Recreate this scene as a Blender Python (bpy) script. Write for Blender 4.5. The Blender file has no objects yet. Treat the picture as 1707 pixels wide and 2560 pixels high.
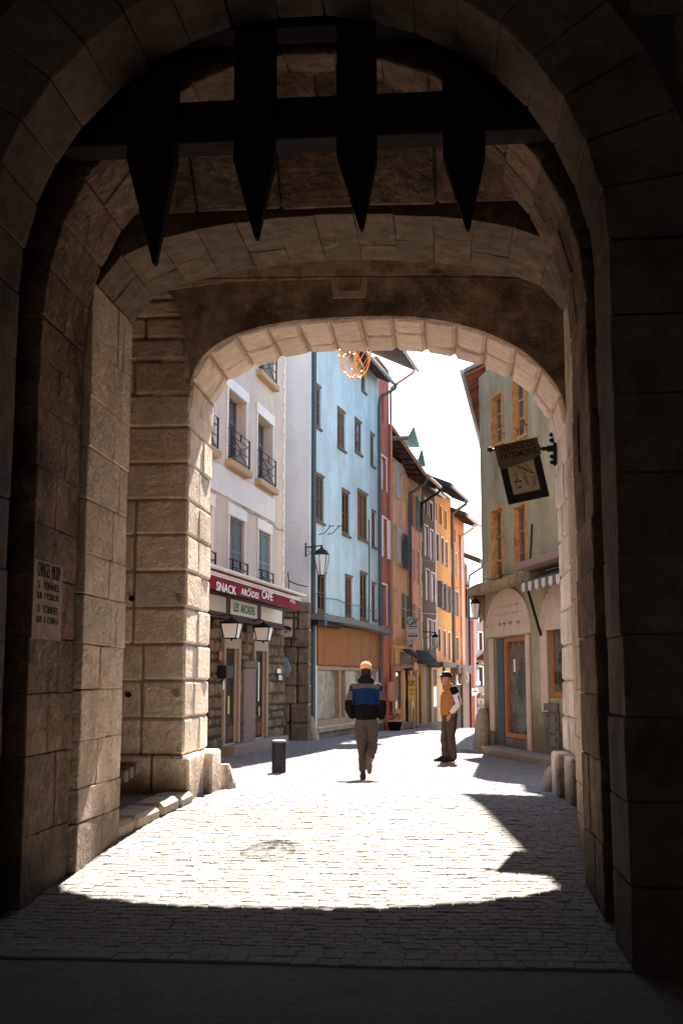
import bpy, bmesh, math, random
from mathutils import Vector, Matrix
random.seed(7)
R = math.radians
C = bpy.context.scene.collection
SC = bpy.context.scene

# ------------------------------------------------------------------ camera, sky, sun, exposure
FPX = 2900.0                       # focal length in pixels of the 1707 x 2560 photograph
EYE = 1.7
PITCH = math.atan(420 / FPX)
YAW = math.atan(256.5 * math.cos(PITCH) / FPX)
cam_d = bpy.data.cameras.new('camera')
cam = bpy.data.objects.new('camera', cam_d); C.objects.link(cam)
cam_d.sensor_width = 36.0
cam_d.lens = 36.0 * FPX / 2560.0
cam_d.clip_start = 0.05; cam_d.clip_end = 2000
cam.location = (0, 0, EYE)
cam.rotation_euler = (R(90) + PITCH, 0, YAW)
SC.camera = cam

SUN_EL, SUN_AZ = R(47.2), R(3.5)     # azimuth measured from +Y towards +X
world = bpy.data.worlds.new('World'); SC.world = world; world.use_nodes = True
wn = world.node_tree.nodes; wl = world.node_tree.links
bg = wn['Background']
sky = wn.new('ShaderNodeTexSky'); sky.sky_type = 'NISHITA'; sky.sun_disc = False
sky.sun_elevation = SUN_EL; sky.sun_rotation = SUN_AZ
sky.air_density = 1.0; sky.dust_density = 1.5; sky.ozone_density = 1.0; sky.altitude = 1300
wl.new(sky.outputs[0], bg.inputs[0]); bg.inputs[1].default_value = 0.088
sun_d = bpy.data.lights.new('sun', 'SUN'); sun_d.energy = 5.0; sun_d.angle = R(0.5); sun_d.color = (1, .90, .78)
sun = bpy.data.objects.new('sun', sun_d); C.objects.link(sun)
sv = Vector((math.sin(SUN_AZ) * math.cos(SUN_EL), math.cos(SUN_AZ) * math.cos(SUN_EL), math.sin(SUN_EL)))
sun.rotation_euler = sv.to_track_quat('Z', 'Y').to_euler()
sun.location = (0, 0, 40)
SC.view_settings.view_transform = 'Standard'; SC.view_settings.look = 'None'
SC.view_settings.exposure = 3.0; SC.view_settings.gamma = 1.0
SC.view_settings.use_curve_mapping = False
SC.render.engine = 'CYCLES'
SC.cycles.max_bounces = 12; SC.cycles.diffuse_bounces = 7; SC.cycles.glossy_bounces = 3
SC.cycles.use_denoising = True
SC.cycles.sample_clamp_indirect = 12

# ------------------------------------------------------------------ measuring: pixel of the photo -> point in the place
_f = Vector((-math.sin(YAW) * math.cos(PITCH), math.cos(YAW) * math.cos(PITCH), math.sin(PITCH)))
_r = Vector((math.cos(YAW), math.sin(YAW), 0)); _u = _r.cross(_f)
def ray(px, py): return _f + _r * ((px - 853.5) / FPX) + _u * ((1280 - py) / FPX)
def P(px, py, d):
    v = ray(px, py); return Vector((0, 0, EYE)) + v * (d / v.y)
def PX(px, py, x):                 # point on the vertical plane x = const
    v = ray(px, py); return Vector((0, 0, EYE)) + v * (x / v.x)

# ------------------------------------------------------------------ ground profile along the street
GZ = [(-60, 0), (7.9, 0), (8.4, .02), (12.6, .375), (13.4, .4), (14.2, .385), (18, .195), (22.6, .155), (32, .12), (38, .06),
      (44, -.08), (50, -.3), (56, -.75), (64, -1.7), (140, -10), (400, -30)]
def gz(y):
    for (a, za), (b, zb) in zip(GZ, GZ[1:]):
        if y <= b:
            t = (y - a) / (b - a); return za + (zb - za) * t
    return GZ[-1][1]

# ------------------------------------------------------------------ materials
def _n(nt, t, x=0, y=0): 
    n = nt.nodes.new(t); n.location = (x, y); return n
def ramp(nt, src, stops, const=False):
    r = _n(nt, 'ShaderNodeValToRGB'); e = r.color_ramp.elements
    if const: r.color_ramp.interpolation = 'CONSTANT'
    while len(e) > 1: e.remove(e[-1])
    e[0].position = stops[0][0]; e[0].color = stops[0][1]
    for p_, c_ in stops[1:]:
        q = e.new(p_); q.color = c_
    nt.links.new(src, r.inputs[0]); return r.outputs[0]
def g4(v): return (v, v, v, 1)
def mix(nt, kind, fac, a, b):
    m = _n(nt, 'ShaderNodeMix'); m.data_type = 'RGBA'; m.blend_type = kind; m.clamp_result = False
    for s, v in ((m.inputs[0], fac), (m.inputs[6], a), (m.inputs[7], b)):
        if hasattr(v, 'is_linked') or hasattr(v, 'links'): nt.links.new(v, s)
        elif isinstance(v, (int, float)): s.default_value = v
        else: s.default_value = tuple(v) + ((1,) if len(v) == 3 else ())
    return m.outputs[2]
def noise(nt, vec, scale, detail=5, rough=.6, dist=0):
    t = _n(nt, 'ShaderNodeTexNoise'); t.inputs['Scale'].default_value = scale; t.inputs['Detail'].default_value = detail
    t.inputs['Roughness'].default_value = rough; t.inputs['Distortion'].default_value = dist
    nt.links.new(vec, t.inputs['Vector']); return t.outputs['Fac']
def stretch(nt, vec, s):
    m = _n(nt, 'ShaderNodeMapping'); m.inputs['Scale'].default_value = s; nt.links.new(vec, m.inputs[0]); return m.outputs[0]
MATS = {}
def M(name, col, rough=.85, var=.2, scale=6, bump=0, bscale=14, stain=None, stain_scale=1.2, stain_lo=.5, stain_hi=.7,
      streak=0, streak_s=(1.7, 1.7, .22), rnd=0, rnd_col=None, metal=0, spec=.1, emit=0, low=None, emit_col=None):
    m = bpy.data.materials.new(name); m.use_nodes = True; nt = m.node_tree; L = nt.links
    b = nt.nodes['Principled BSDF']
    geo = _n(nt, 'ShaderNodeNewGeometry'); pos = geo.outputs['Position']
    c = _n(nt, 'ShaderNodeRGB'); c.outputs[0].default_value = tuple(col) + (1,); cur = c.outputs[0]
    if rnd or rnd_col:
        oi = _n(nt, 'ShaderNodeObjectInfo')
        if rnd_col: cur = mix(nt, 'MIX', ramp(nt, oi.outputs['Random'], [(.35, g4(0)), (1, g4(1))]), cur, rnd_col)
        if rnd:
            ml = _n(nt, 'ShaderNodeMath'); ml.operation = 'MULTIPLY'; ml.inputs[1].default_value = 7.13; L.new(oi.outputs['Random'], ml.inputs[0])
            fr = _n(nt, 'ShaderNodeMath'); fr.operation = 'FRACT'; L.new(ml.outputs[0], fr.inputs[0])
            cur = mix(nt, 'MULTIPLY', 1.0, cur, ramp(nt, fr.outputs[0], [(0, g4(1 - rnd)), (1, g4(1 + rnd))]))
    if var:
        n1 = noise(nt, pos, scale, 7, .65)
        cur = mix(nt, 'MULTIPLY', 1.0, cur, ramp(nt, n1, [(.25, g4(1 - var)), (.5, g4(1)), (.75, g4(1 + var))]))
    if stain:
        n2 = noise(nt, pos, stain_scale, 8, .68, .3)
        cur = mix(nt, 'MIX', ramp(nt, n2, [(stain_lo, g4(0)), (stain_hi, g4(1))]), cur, stain)
    if streak:
        n3 = noise(nt, stretch(nt, pos, streak_s), 1.0, 6, .6)
        cur = mix(nt, 'MULTIPLY', 1.0, cur, ramp(nt, n3, [(.3, g4(1 - streak)), (.6, g4(1 + streak * .4))]))
    if low:                                            # splash dirt near the foot of a wall: (height, colour)
        sp = _n(nt, 'ShaderNodeSeparateXYZ'); L.new(pos, sp.inputs[0])
        ad = _n(nt, 'ShaderNodeMath'); ad.operation = 'MULTIPLY_ADD'; L.new(noise(nt, pos, 3, 5), ad.inputs[0]); ad.inputs[1].default_value = -low[0] * 1.2; L.new(sp.outputs[2], ad.inputs[2])
        cur = mix(nt, 'MIX', ramp(nt, ad.outputs[0], [(0, g4(.85)), (max(.02, low[0] * .6), g4(0))]), cur, low[1])
    L.new(cur, b.inputs['Base Color'])
    b.inputs['Roughness'].default_value = rough; b.inputs['Metallic'].default_value = metal
    b.inputs['Specular IOR Level'].default_value = spec
    if bump:
        bp = _n(nt, 'ShaderNodeBump'); bp.inputs['Strength'].default_value = 1.0; bp.inputs['Distance'].default_value = bump
        a = noise(nt, pos, bscale, 8, .62, .2); a2 = noise(nt, pos, bscale * .25, 3, .5)
        ad = _n(nt, 'ShaderNodeMath'); ad.operation = 'MULTIPLY_ADD'; L.new(a2, ad.inputs[0]); ad.inputs[1].default_value = 1.2; L.new(a, ad.inputs[2])
        L.new(ad.outputs[0], bp.inputs['Height']); L.new(bp.outputs[0], b.inputs['Normal'])
    if emit:
        b.inputs['Emission Color'].default_value = tuple(emit_col or col) + (1,); b.inputs['Emission Strength'].default_value = emit
    MATS[name] = m; return m
DIRT = (.07, .05, .036)
M('ashlar', (.62, .455, .335), .9, .30, 6, .055, 20, DIRT, .9, .55, .80, rnd=.16, rnd_col=(.52, .42, .335), low=(.85, (.10, .08, .065)))
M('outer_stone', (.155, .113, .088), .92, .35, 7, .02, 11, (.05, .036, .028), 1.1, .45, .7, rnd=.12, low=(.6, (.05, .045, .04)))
M('pier_stone', (.74, .575, .44), .9, .24, 7, .036, 22, (.40, .29, .21), 1.1, .52, .78, rnd=.12, rnd_col=(.64, .52, .42), low=(.75, (.16, .125, .10)))
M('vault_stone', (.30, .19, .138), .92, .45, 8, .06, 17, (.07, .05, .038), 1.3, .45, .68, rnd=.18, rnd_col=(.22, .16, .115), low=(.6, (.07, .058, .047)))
M('stained_plaster', (.44, .325, .24), .93, .6, 5, .035, 8, (.15, .108, .08), 1.5, .44, .62, rnd=.12)
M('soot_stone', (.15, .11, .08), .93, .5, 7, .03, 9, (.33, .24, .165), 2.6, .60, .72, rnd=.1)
M('pale_band', (.55, .42, .32), .92, .3, 8, .02, 12, (.10, .075, .055), 2.4, .5, .64)
M('voussoir_stone', (.72, .54, .42), .9, .22, 8, .03, 22, (.22, .15, .10), 2.2, .60, .85, rnd=.10, rnd_col=(.66, .51, .41))
M('mortar', (.34, .25, .18), .95, .3, 12, .02, 20)
M('dark_mortar', (.05, .04, .032), .95, .3, 12, .02, 20)
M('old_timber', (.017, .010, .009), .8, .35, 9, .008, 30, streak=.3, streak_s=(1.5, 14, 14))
M('sett_stone', (.158, .149, .142), .85, .2, 9, .004, 40, (.118, .107, .098), 1.6, .62, .85, rnd=.10)
M('sett_field', (.158, .149, .142), .85, .3, 7, .004, 40, (.118, .107, .098), 1.6, .62, .85)
M('street_bed', (.15, .138, .127), .9, .3, 6, .012, 18)
M('far_paving', (.24, .228, .218), .85, .25, 7, .01, 14)
M('asphalt', (.125, .118, .114), .9, .3, 20, .006, 40, (.085, .08, .076), 1, .5, .7)
M('kerb_stone', (.42, .35, .27), .9, .2, 9, .012, 24, rnd=.1)
M('rubble', (.19, .125, .072), .92, .35, 8, .025, 14, (.07, .048, .03), 2.5, .5, .75, rnd=.28, rnd_col=(.15, .115, .08))
M('buttress_stone', (.17, .125, .092), .92, .35, 8, .03, 10, (.06, .045, .034), 2, .5, .7, rnd=.2)
M('granite', (.21, .145, .12), .85, .2, 16, .008, 30, (.1, .075, .06), 2, .55, .7)
M('cafe_render', (.56, .44, .35), .9, .09, 3, .004, 30, (.54, .40, .32), 1.0, .5, .7, streak=.12)
M('cafe_band', (.66, .58, .52), .9, .05, 3, .003, 30, streak=.06)
M('cream_trim', (.72, .65, .58), .85, .06, 5, streak=.08)
M('quoin_cream', (.68, .56, .45), .88, .08, 5)
M('sill_stone', (.42, .28, .16), .88, .15, 8)
M('surround_pink', (.36, .265, .20), .88, .15, 6)
M('blue_render', (.44, .535, .545), .92, .10, 2.2, .006, 24, (.36, .42, .42), .9, .48, .72, streak=.16, streak_s=(1.4, 1.4, .25))
M('white_render', (.68, .675, .66), .92, .08, 1.5, .006, 24, (.60, .61, .62), .5, .45, .7, streak=.08)
M('red_render', (.47, .13, .085), .92, .18, 2, .005, 24, (.50, .19, .15), .8, .5, .7, streak=.2)
M('peach_render', (.82, .44, .26), .92, .16, 2, .005, 24, (.80, .44, .31), .6, .48, .6, streak=.2)
M('salmon_render', (.80, .34, .21), .92, .16, 2, .005, 24, (.74, .40, .30), .8, .5, .7, streak=.2)
M('brown_render', (.14, .077, .043), .92, .1, 3, .005, 24)
M('orange_render', (.58, .24, .075), .92, .16, 2, .005, 24, (.56, .29, .11), .8, .5, .7, streak=.2)
M('vermilion_render', (.55, .19, .075), .92, .18, 2, .005, 24, (.50, .22, .13), .8, .5, .7, streak=.2)
M('dark_render', (.15, .11, .10), .92, .2, 3, .005, 24)
M('coral_render', (.52, .16, .085), .92, .1, 3, .005, 24, streak=.06)
M('pink_render', (.40, .26, .215), .92, .1, 3, .005, 24, streak=.06)
M('green_render', (.30, .262, .165), .92, .18, 2.5, .008, 20, (.22, .195, .125), .9, .5, .7, streak=.26, streak_s=(2.2, 2.2, .25), low=(1.2, (.12, .10, .065)))
M('arch_plaster', (.50, .385, .31), .9, .12, 4, .01, 18, (.36, .26, .20), 2.2, .58, .7, streak=.06)
M('cornice_stone', (.27, .20, .12), .9, .25, 6, .02, 14, (.12, .09, .055), 1.8, .5, .7)
M('brown_wood', (.14, .062, .033), .6, .2, 8, .003, 40, streak=.25, streak_s=(20, 20, 1))
M('worn_wood', (.13, .095, .075), .75, .25, 8, .004, 40, streak=.25, streak_s=(20, 20, 1))
M('ochre_wood', (.46, .24, .085), .75, .3, 9, .006, 30, (.16, .085, .04), 5, .52, .66, streak=.2, streak_s=(16, 16, 1))
M('shop_board', (.235, .082, .020), .65, .18, 3, .003, 24, streak=.22, streak_s=(26, 26, .7))
M('shop_frame', (.30, .20, .13), .75, .2, 6, .003, 30, streak=.15)
M('dusty_glass', (.13, .105, .082), .35, .5, 3.5, 0, 10, (.24, .205, .165), 2.5, .45, .6, spec=.15)
M('orange_frame', (.34, .135, .05), .6, .15, 8, .003, 40, streak=.15, streak_s=(20, 20, 1))
M('glass', (.012, .012, .012), .12, 0, spec=.25)
M('blue_glass', (.05, .06, .075), .1, .2, 2, spec=.4)
M('shop_glass', (.10, .10, .09), .08, .5, 2.2, 0, 10, (.035, .025, .018), 1.1, .5, .55, spec=.6)
M('iron', (.010, .0095, .0095), .6, .2, 20, spec=.2)
M('grey_metal', (.16, .17, .175), .5, .2, 9, spec=.5, streak=.15)
M('zinc', (.24, .25, .26), .45, .2, 8, spec=.5)
M('dark_pipe', (.075, .09, .095), .6, .2, 8, spec=.2)
M('copper_pipe', (.45, .22, .13), .5, .15, 8, spec=.5)
M('grey_shutter', (.17, .165, .165), .7, .12, 8)
M('teal_shutter', (.19, .225, .225), .7, .12, 8)
M('pale_shutter', (.42, .47, .49), .7, .1, 8)
M('dark_shutter', (.045, .036, .03), .75, .2, 8)
M('slate_shutter', (.10, .115, .13), .7, .15, 8)
M('white_paint', (.74, .72, .69), .7, .06, 8)
M('blush_shutter', (.62, .47, .41), .75, .1, 8)
M('roof_dark', (.06, .05, .045), .85, .3, 6, .02, 9)
M('soffit_wood', (.062, .042, .034), .85, .3, 6, .01, 14)
M('roof_red', (.24, .085, .05), .85, .3, 7, .01, 14, rnd=.3)
M('teal_roof', (.24, .46, .43), .6, .12, 6, 0, 10, spec=.4)
M('grey_roof', (.20, .22, .24), .6, .2, 5, .01, 10)
M('burgundy', (.20, .012, .03), .85, .12, 6, .002, 30)
M('sign_brown', (.055, .03, .024), .6, .15, 10)
M('panel_cream', (.60, .52, .45), .5, .06, 6)
M('panel_white', (.74, .70, .66), .4, .03, 5)
M('letter_white', (.78, .74, .72), .7, 0)
M('letter_green', (.012, .13, .06), .6, 0)
M('letter_black', (.016, .015, .014), .7, 0)
M('letter_red', (.45, .04, .04), .6, 0)
M('letter_teal', (.0, .16, .13), .6, 0)
M('worn_letter', (.030, .025, .023), .9, .5, 30)
M('painted_patch', (.33, .25, .205), .9, .3, 14, .01, 24, (.25, .185, .145), 7, .48, .62)
M('brown_plate', (.12, .085, .062), .6, .15, 10)
M('drawing_paper', (.40, .33, .22), .8, .15, 10)
M('opal_glass', (.80, .77, .74), .35, 0, spec=.5)
M('lamp_glass', (.62, .65, .68), .2, .1, 6, spec=.6)
M('orange_tube', (.50, .20, .05), .4, .1, 20, spec=.5)
M('fairy_bulb', (1, .82, .5), .4, 0, emit=2.5, emit_col=(1, .75, .38))
M('yellow_sign', (.66, .40, .12), .6, .05, 6)
M('grey_sign', (.50, .46, .45), .6, .05, 6)
M('sand_paint', (.58, .36, .17), .8, .12, 6)
M('rose_wood', (.33, .145, .10), .75, .15, 6)
M('black_void', (.010, .009, .009), .95, 0)  # near-black paint standing for the dark inside openings
M('dark_stone', (.15, .14, .13), .9, .25, 8, .012, 16)
M('guard_stone', (.30, .245, .19), .92, .3, 8, .03, 10, (.12, .1, .08), 2, .5, .7)
M('wire', (.12, .12, .12), .6, 0)
M('pale_wire', (.55, .53, .52), .6, 0)
M('bollard_metal', (.016, .015, .015), .5, .2, 14, spec=.2)
M('leaf', (.03, .055, .016), .8, .3, 20)
M('petal', (.75, .05, .13), .7, .3, 30, rnd_col=(.8, .25, .25))
M('skin', (.42, .20, .13), .6, .06, 20)
M('hair', (.02, .015, .012), .8, .2, 40)
M('cap_orange', (.62, .29, .12), .85, .08, 30)
M('black_cloth', (.006, .0055, .006), .9, .15, 30)
M('trouser_grey', (.055, .042, .037), .9, .12, 18, .004, 30)
M('trouser_brown', (.07, .047, .042), .9, .12, 18, .004, 30)
M('vest_orange', (.35, .135, .042), .6, .12, 20, .002, 40)
M('sleeve_white', (.62, .56, .58), .8, .06, 20, .003, 24)
M('shoe_dark', (.02, .017, .016), .7, .15, 20)
M('sole_brown', (.11, .075, .055), .8, .2, 30)
M('cap_black', (.012, .012, .016), .7, .1, 30)
M('grey_tile', (.135, .115, .105), .8, .15, 10, .004, 24, rnd=.2)
M('step_stone', (.25, .19, .15), .9, .2, 7, .01, 20)
M('striped_grey', (.10, .12, .125), .85, .1, 10)
M('striped_cream', (.50, .43, .36), .85, .1, 10)
M('blue_plate', (.03, .06, .16), .5, 0)
M('faded_blue', (.14, .19, .22), .8, .3, 10)
M('brass', (.55, .40, .13), .5, .1, 10, spec=.5)
M('goods_red', (.45, .12, .08), .8, .2, 12)
M('goods_white', (.6, .56, .52), .8, .15, 12)
M('awning_dark', (.011, .008, .0065), .95, .15, 8)

# jacket of the walker: colour blocks of the cloth itself
def jacket_material():
    m = bpy.data.materials.new('jacket_cloth'); m.use_nodes = True; nt = m.node_tree; L = nt.links; b = nt.nodes['Principled BSDF']
    tc = _n(nt, 'ShaderNodeTexCoord'); sp = _n(nt, 'ShaderNodeSeparateXYZ'); L.new(tc.outputs['Object'], sp.inputs[0])
    ab = _n(nt, 'ShaderNodeMath'); ab.operation = 'ABSOLUTE'; L.new(sp.outputs[0], ab.inputs[0])
    zz = _n(nt, 'ShaderNodeMath'); zz.operation = 'MULTIPLY_ADD'; L.new(ab.outputs[0], zz.inputs[0]); zz.inputs[1].default_value = .12; L.new(sp.outputs[2], zz.inputs[2])
    dv = _n(nt, 'ShaderNodeMath'); dv.operation = 'DIVIDE'; L.new(zz.outputs[0], dv.inputs[0]); dv.inputs[1].default_value = 2.0
    grey, blue, blk = (.075, .058, .052, 1), (.006, .019, .060, 1), (.006, .0055, .0055, 1)
    torso = ramp(nt, dv.outputs[0], [(0, blk), (.572, blue), (.692, grey)], True)
    dv2 = _n(nt, 'ShaderNodeMath'); dv2.operation = 'DIVIDE'; L.new(sp.outputs[2], dv2.inputs[0]); dv2.inputs[1].default_value = 2.0
    arm = ramp(nt, dv2.outputs[0], [(0, blk), (.598, grey), (.665, blue), (.705, grey)], True)
    isarm = ramp(nt, ab.outputs[0], [(0, g4(0)), (.205, g4(1))], True)
    cur = mix(nt, 'MIX', isarm, torso, arm)
    L.new(cur, b.inputs['Base Color']); b.inputs['Roughness'].default_value = 1.0; b.inputs['Specular IOR Level'].default_value = .03
    bp = _n(nt, 'ShaderNodeBump'); bp.inputs['Distance'].default_value = .012; L.new(noise(nt, tc.outputs['Object'], 9, 3), bp.inputs['Height']); L.new(bp.outputs[0], b.inputs['Normal'])
    MATS['jacket_cloth'] = m
jacket_material()

# ------------------------------------------------------------------ building blocks
def wloc(o):
    v = Vector((0, 0, 0))
    while o is not None: v = v + o.location; o = o.parent
    return v
def tag(o, label=None, cat=None, group=None, kind=None):
    for k, v in (('label', label), ('category', cat), ('group', group), ('kind', kind)):
        if v: o[k] = v
    return o
def empty(name, loc=(0, 0, 0), label=None, cat=None, group=None, parent=None, rz=0):
    o = bpy.data.objects.new(name, None); C.objects.link(o); o.location = loc; o.rotation_euler.z = rz
    o.empty_display_size = .1
    if parent: o.parent = parent
    return tag(o, label, cat, group)
def link(name, me, mat, parent=None):
    o = bpy.data.objects.new(name, me); C.objects.link(o)
    if mat and not me.materials: me.materials.append(MATS[mat])
    if parent: o.parent = parent
    return o
def copy_tree(o, parent=None):
    c = o.copy(); C.objects.link(c); c.parent = parent
    for ch in list(o.children): copy_tree(ch, c)
    return c
HEXF = [(0, 2, 6, 4), (1, 5, 7, 3), (0, 4, 5, 1), (2, 3, 7, 6), (0, 1, 3, 2), (4, 6, 7, 5)]
class MB:
    def __init__(s): s.v = []; s.f = []; s.smooth = []
    def face(s, pts, smooth=False):
        i = len(s.v); s.v += [Vector(p) for p in pts]; s.f.append(tuple(range(i, i + len(pts)))); s.smooth.append(smooth)
    def raw(s, vs, fs, smooth=False):
        i = len(s.v); s.v += [Vector(p) for p in vs]; s.f += [tuple(i + k for k in f) for f in fs]; s.smooth += [smooth] * len(fs)
    def hexa(s, c, b=0):
        """c: eight corners, index = ix + 2 iy + 4 iz; b: chamfer"""
        c = [Vector(p) for p in c]; cen = sum(c, Vector()) / 8
        if b <= 0:
            fs = HEXF; vs = c
        else:
            vs = []; idx = {}
            for i in range(8):
                ds = [(c[i ^ (1 << k)] - c[i]) for k in range(3)]
                ln = [d.length for d in ds]; ds = [d.normalized() * min(b, l * .3) for d, l in zip(ds, ln)]
                for k in range(3):                       # vertex lying on the face whose normal axis is k
                    a, e = [q for q in range(3) if q != k]
                    idx[(i, k)] = len(vs); vs.append(c[i] + ds[a] + ds[e])
            fs = []
            for k in range(3):
                a, e = [q for q in range(3) if q != k]
                for side in (0, 1):
                    base = side << k
                    fs.append((idx[(base, k)], idx[(base | 1 << a, k)], idx[(base | 1 << a | 1 << e, k)], idx[(base | 1 << e, k)]))
            for k in range(3):
                a, e = [q for q in range(3) if q != k]
                for sa in (0, 1):
                    for se in (0, 1):
                        i0 = (sa << a) | (se << e); i1 = i0 | (1 << k)
                        fs.append((idx[(i0, a)], idx[(i1, a)], idx[(i1, e)], idx[(i0, e)]))
            for i in range(8): fs.append((idx[(i, 0)], idx[(i, 1)], idx[(i, 2)]))
        out = []
        for f in fs:
            p = [vs[k] for k in f]; n = Vector()
            for q in range(len(p)): n += p[q].cross(p[(q + 1) % len(p)])
            m = sum(p, Vector()) / len(p)
            out.append(f if n.dot(m - cen) > 0 else tuple(reversed(f)))
        s.raw(vs, out)
    def box(s, x0, x1, y0, y1, z0, z1, b=0, j=0):
        c = [Vector((x1 if i & 1 else x0, y1 if i & 2 else y0, z1 if i & 4 else z0)) for i in range(8)]
        if j: c = [p + Vector([random.uniform(-j, j) for _ in range(3)]) for p in c]
        s.hexa(c, b)
    def tube(s, pts, r, n=8, closed=False, caps=True):
        pts = [Vector(p) for p in pts]; rr = r if isinstance(r, (list, tuple)) else [r] * len(pts)
        rings = []; up = Vector((0, 0, 1)); prev = None
        N = len(pts)
        for i, p in enumerate(pts):
            if closed: t = pts[(i + 1) % N] - pts[i - 1]
            else: t = pts[min(i + 1, N - 1)] - pts[max(i - 1, 0)]
            t.normalize()
            a = prev if prev is not None else (Vector((1, 0, 0)) if abs(t.dot(up)) > .9 else up)
            a = (a - t * a.dot(t)).normalized(); prev = a; bb = t.cross(a)
            rings.append([p + a * (math.cos(2 * math.pi * k / n) * rr[i]) + bb * (math.sin(2 * math.pi * k / n) * rr[i]) for k in range(n)])
        vs = [q for g in rings for q in g]; fs = []
        for i in range(N if closed else N - 1):
            i2 = (i + 1) % N
            for k in range(n): fs.append((i * n + k, i * n + (k + 1) % n, i2 * n + (k + 1) % n, i2 * n + k))
        s.raw(vs, fs, True)
        if caps and not closed:
            s.face(list(reversed(rings[0]))); s.face(rings[-1])
    def loft(s, rings, smooth=True, caps=True):
        n = len(rings[0]); vs = [q for g in rings for q in g]; fs = []
        for i in range(len(rings) - 1):
            for k in range(n): fs.append((i * n + k, i * n + (k + 1) % n, (i + 1) * n + (k + 1) % n, (i + 1) * n + k))
        s.raw(vs, fs, smooth)
        if caps: s.face(list(reversed(rings[0])), smooth); s.face(rings[-1], smooth)
    def lathe(s, prof, cx=0, cy=0, n=16, smooth=True, ang0=0):
        s.loft([[Vector((cx + r * math.cos(ang0 + 2 * math.pi * k / n), cy + r * math.sin(ang0 + 2 * math.pi * k / n), z)) for k in range(n)] for r, z in prof], smooth)
    def prism(s, poly, y0, y1):
        """poly: (x, z) outline, extruded along y"""
        n = len(poly)
        vs = [Vector((x, y0, z)) for x, z in poly] + [Vector((x, y1, z)) for x, z in poly]
        fs = [tuple(range(n)), tuple(reversed(range(n, 2 * n)))] + [(i, n + i, n + (i + 1) % n, (i + 1) % n) for i in range(n)]
        s.raw(vs, fs)
    def build(s, name, mat, parent=None, origin=None, xf=None):
        w = wloc(parent) if parent else Vector()
        o0 = Vector(origin) if origin is not None else w
        me = bpy.data.meshes.new(name)
        vv = s.v if xf is None else [xf @ p for p in s.v]
        me.from_pydata([tuple(p - o0) for p in vv], [], s.f)
        if any(s.smooth): me.polygons.foreach_set('use_smooth', s.smooth)
        me.update()
        o = link(name, me, mat, parent); o.location = o0 - w; return o
def stone(parent, mat, c=None, box=None, b=.018, j=.006, name='stone'):
    m = MB()
    if box: m.box(*box, b=b, j=j)
    else: m.hexa([Vector(p) + Vector([random.uniform(-j, j) for _ in range(3)]) for p in c], b)
    return m.build(name, mat, parent)
def text(parent, name, s, size, mat, mtx, depth=.002, bold=0, width=None, align='CENTER', space=1.0, height=None):
    cu = bpy.data.curves.new(name, 'FONT'); cu.body = s; cu.size = size; cu.align_x = align; cu.align_y = 'CENTER'
    cu.extrude = depth; cu.offset = bold; cu.space_character = space; cu.resolution_u = 3
    o = bpy.data.objects.new(name + '_curve', cu); C.objects.link(o)
    dg = bpy.context.evaluated_depsgraph_get(); me = bpy.data.meshes.new_from_object(o.evaluated_get(dg))
    bpy.data.objects.remove(o)
    xs = [v.co.x for v in me.vertices]; ys = [v.co.y for v in me.vertices]
    cx, cy = (min(xs) + max(xs)) / 2, (min(ys) + max(ys)) / 2
    sx = width / (max(xs) - min(xs)) if width else 1; sy = height / (max(ys) - min(ys)) if height else (1 if not width else 1)
    w = wloc(parent) if parent else Vector()
    for v in me.vertices:
        q = Vector(((v.co.x - cx) * sx, (v.co.y - cy) * sy, v.co.z)) if width or height else v.co
        v.co = (mtx @ q) - w
    me.name = name; me.materials.clear()
    return link(name, me, mat, parent)
def frame_mtx(o, xa, ya):           # local x,y axes in the world; z = x cross y
    xa = Vector(xa).normalized(); ya = Vector(ya).normalized(); za = xa.cross(ya)
    return Matrix(((xa.x, ya.x, za.x, o[0]), (xa.y, ya.y, za.y, o[1]), (xa.z, ya.z, za.z, o[2]), (0, 0, 0, 1)))

# ------------------------------------------------------------------ street surface
def ground_sheet(name, ys, x0, x1, mat, dz=0.0):
    m = MB(); xs = [x0 + (x1 - x0) * i / 12 for i in range(13)]
    vs = [(x, y, gz(y) + dz) for y in ys for x in xs]; n = len(xs)
    fs = [(i * n + k, i * n + k + 1, (i + 1) * n + k + 1, (i + 1) * n + k) for i in range(len(ys) - 1) for k in range(n - 1)]
    m.raw(vs, fs); o = m.build(name, mat); return tag(o, kind='structure')
street = ground_sheet('street', [7.3, 7.9, 8.4] + [9 + .5 * i for i in range(51)], -14, 14, 'street_bed', -.004)
ground_sheet('forecourt', [-40, -20, -10, 0, 4, 7.34], -40, 40, 'asphalt', -.012)
ground_sheet('lower_street', [34, 36, 38, 40, 42, 44, 46, 48, 50, 53, 56, 60, 64, 80, 100, 140, 400], -14, 14, 'far_paving')
ground_sheet('valley_ground', [60, 90, 140, 400], -160, 160, 'asphalt', -.6)

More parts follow.
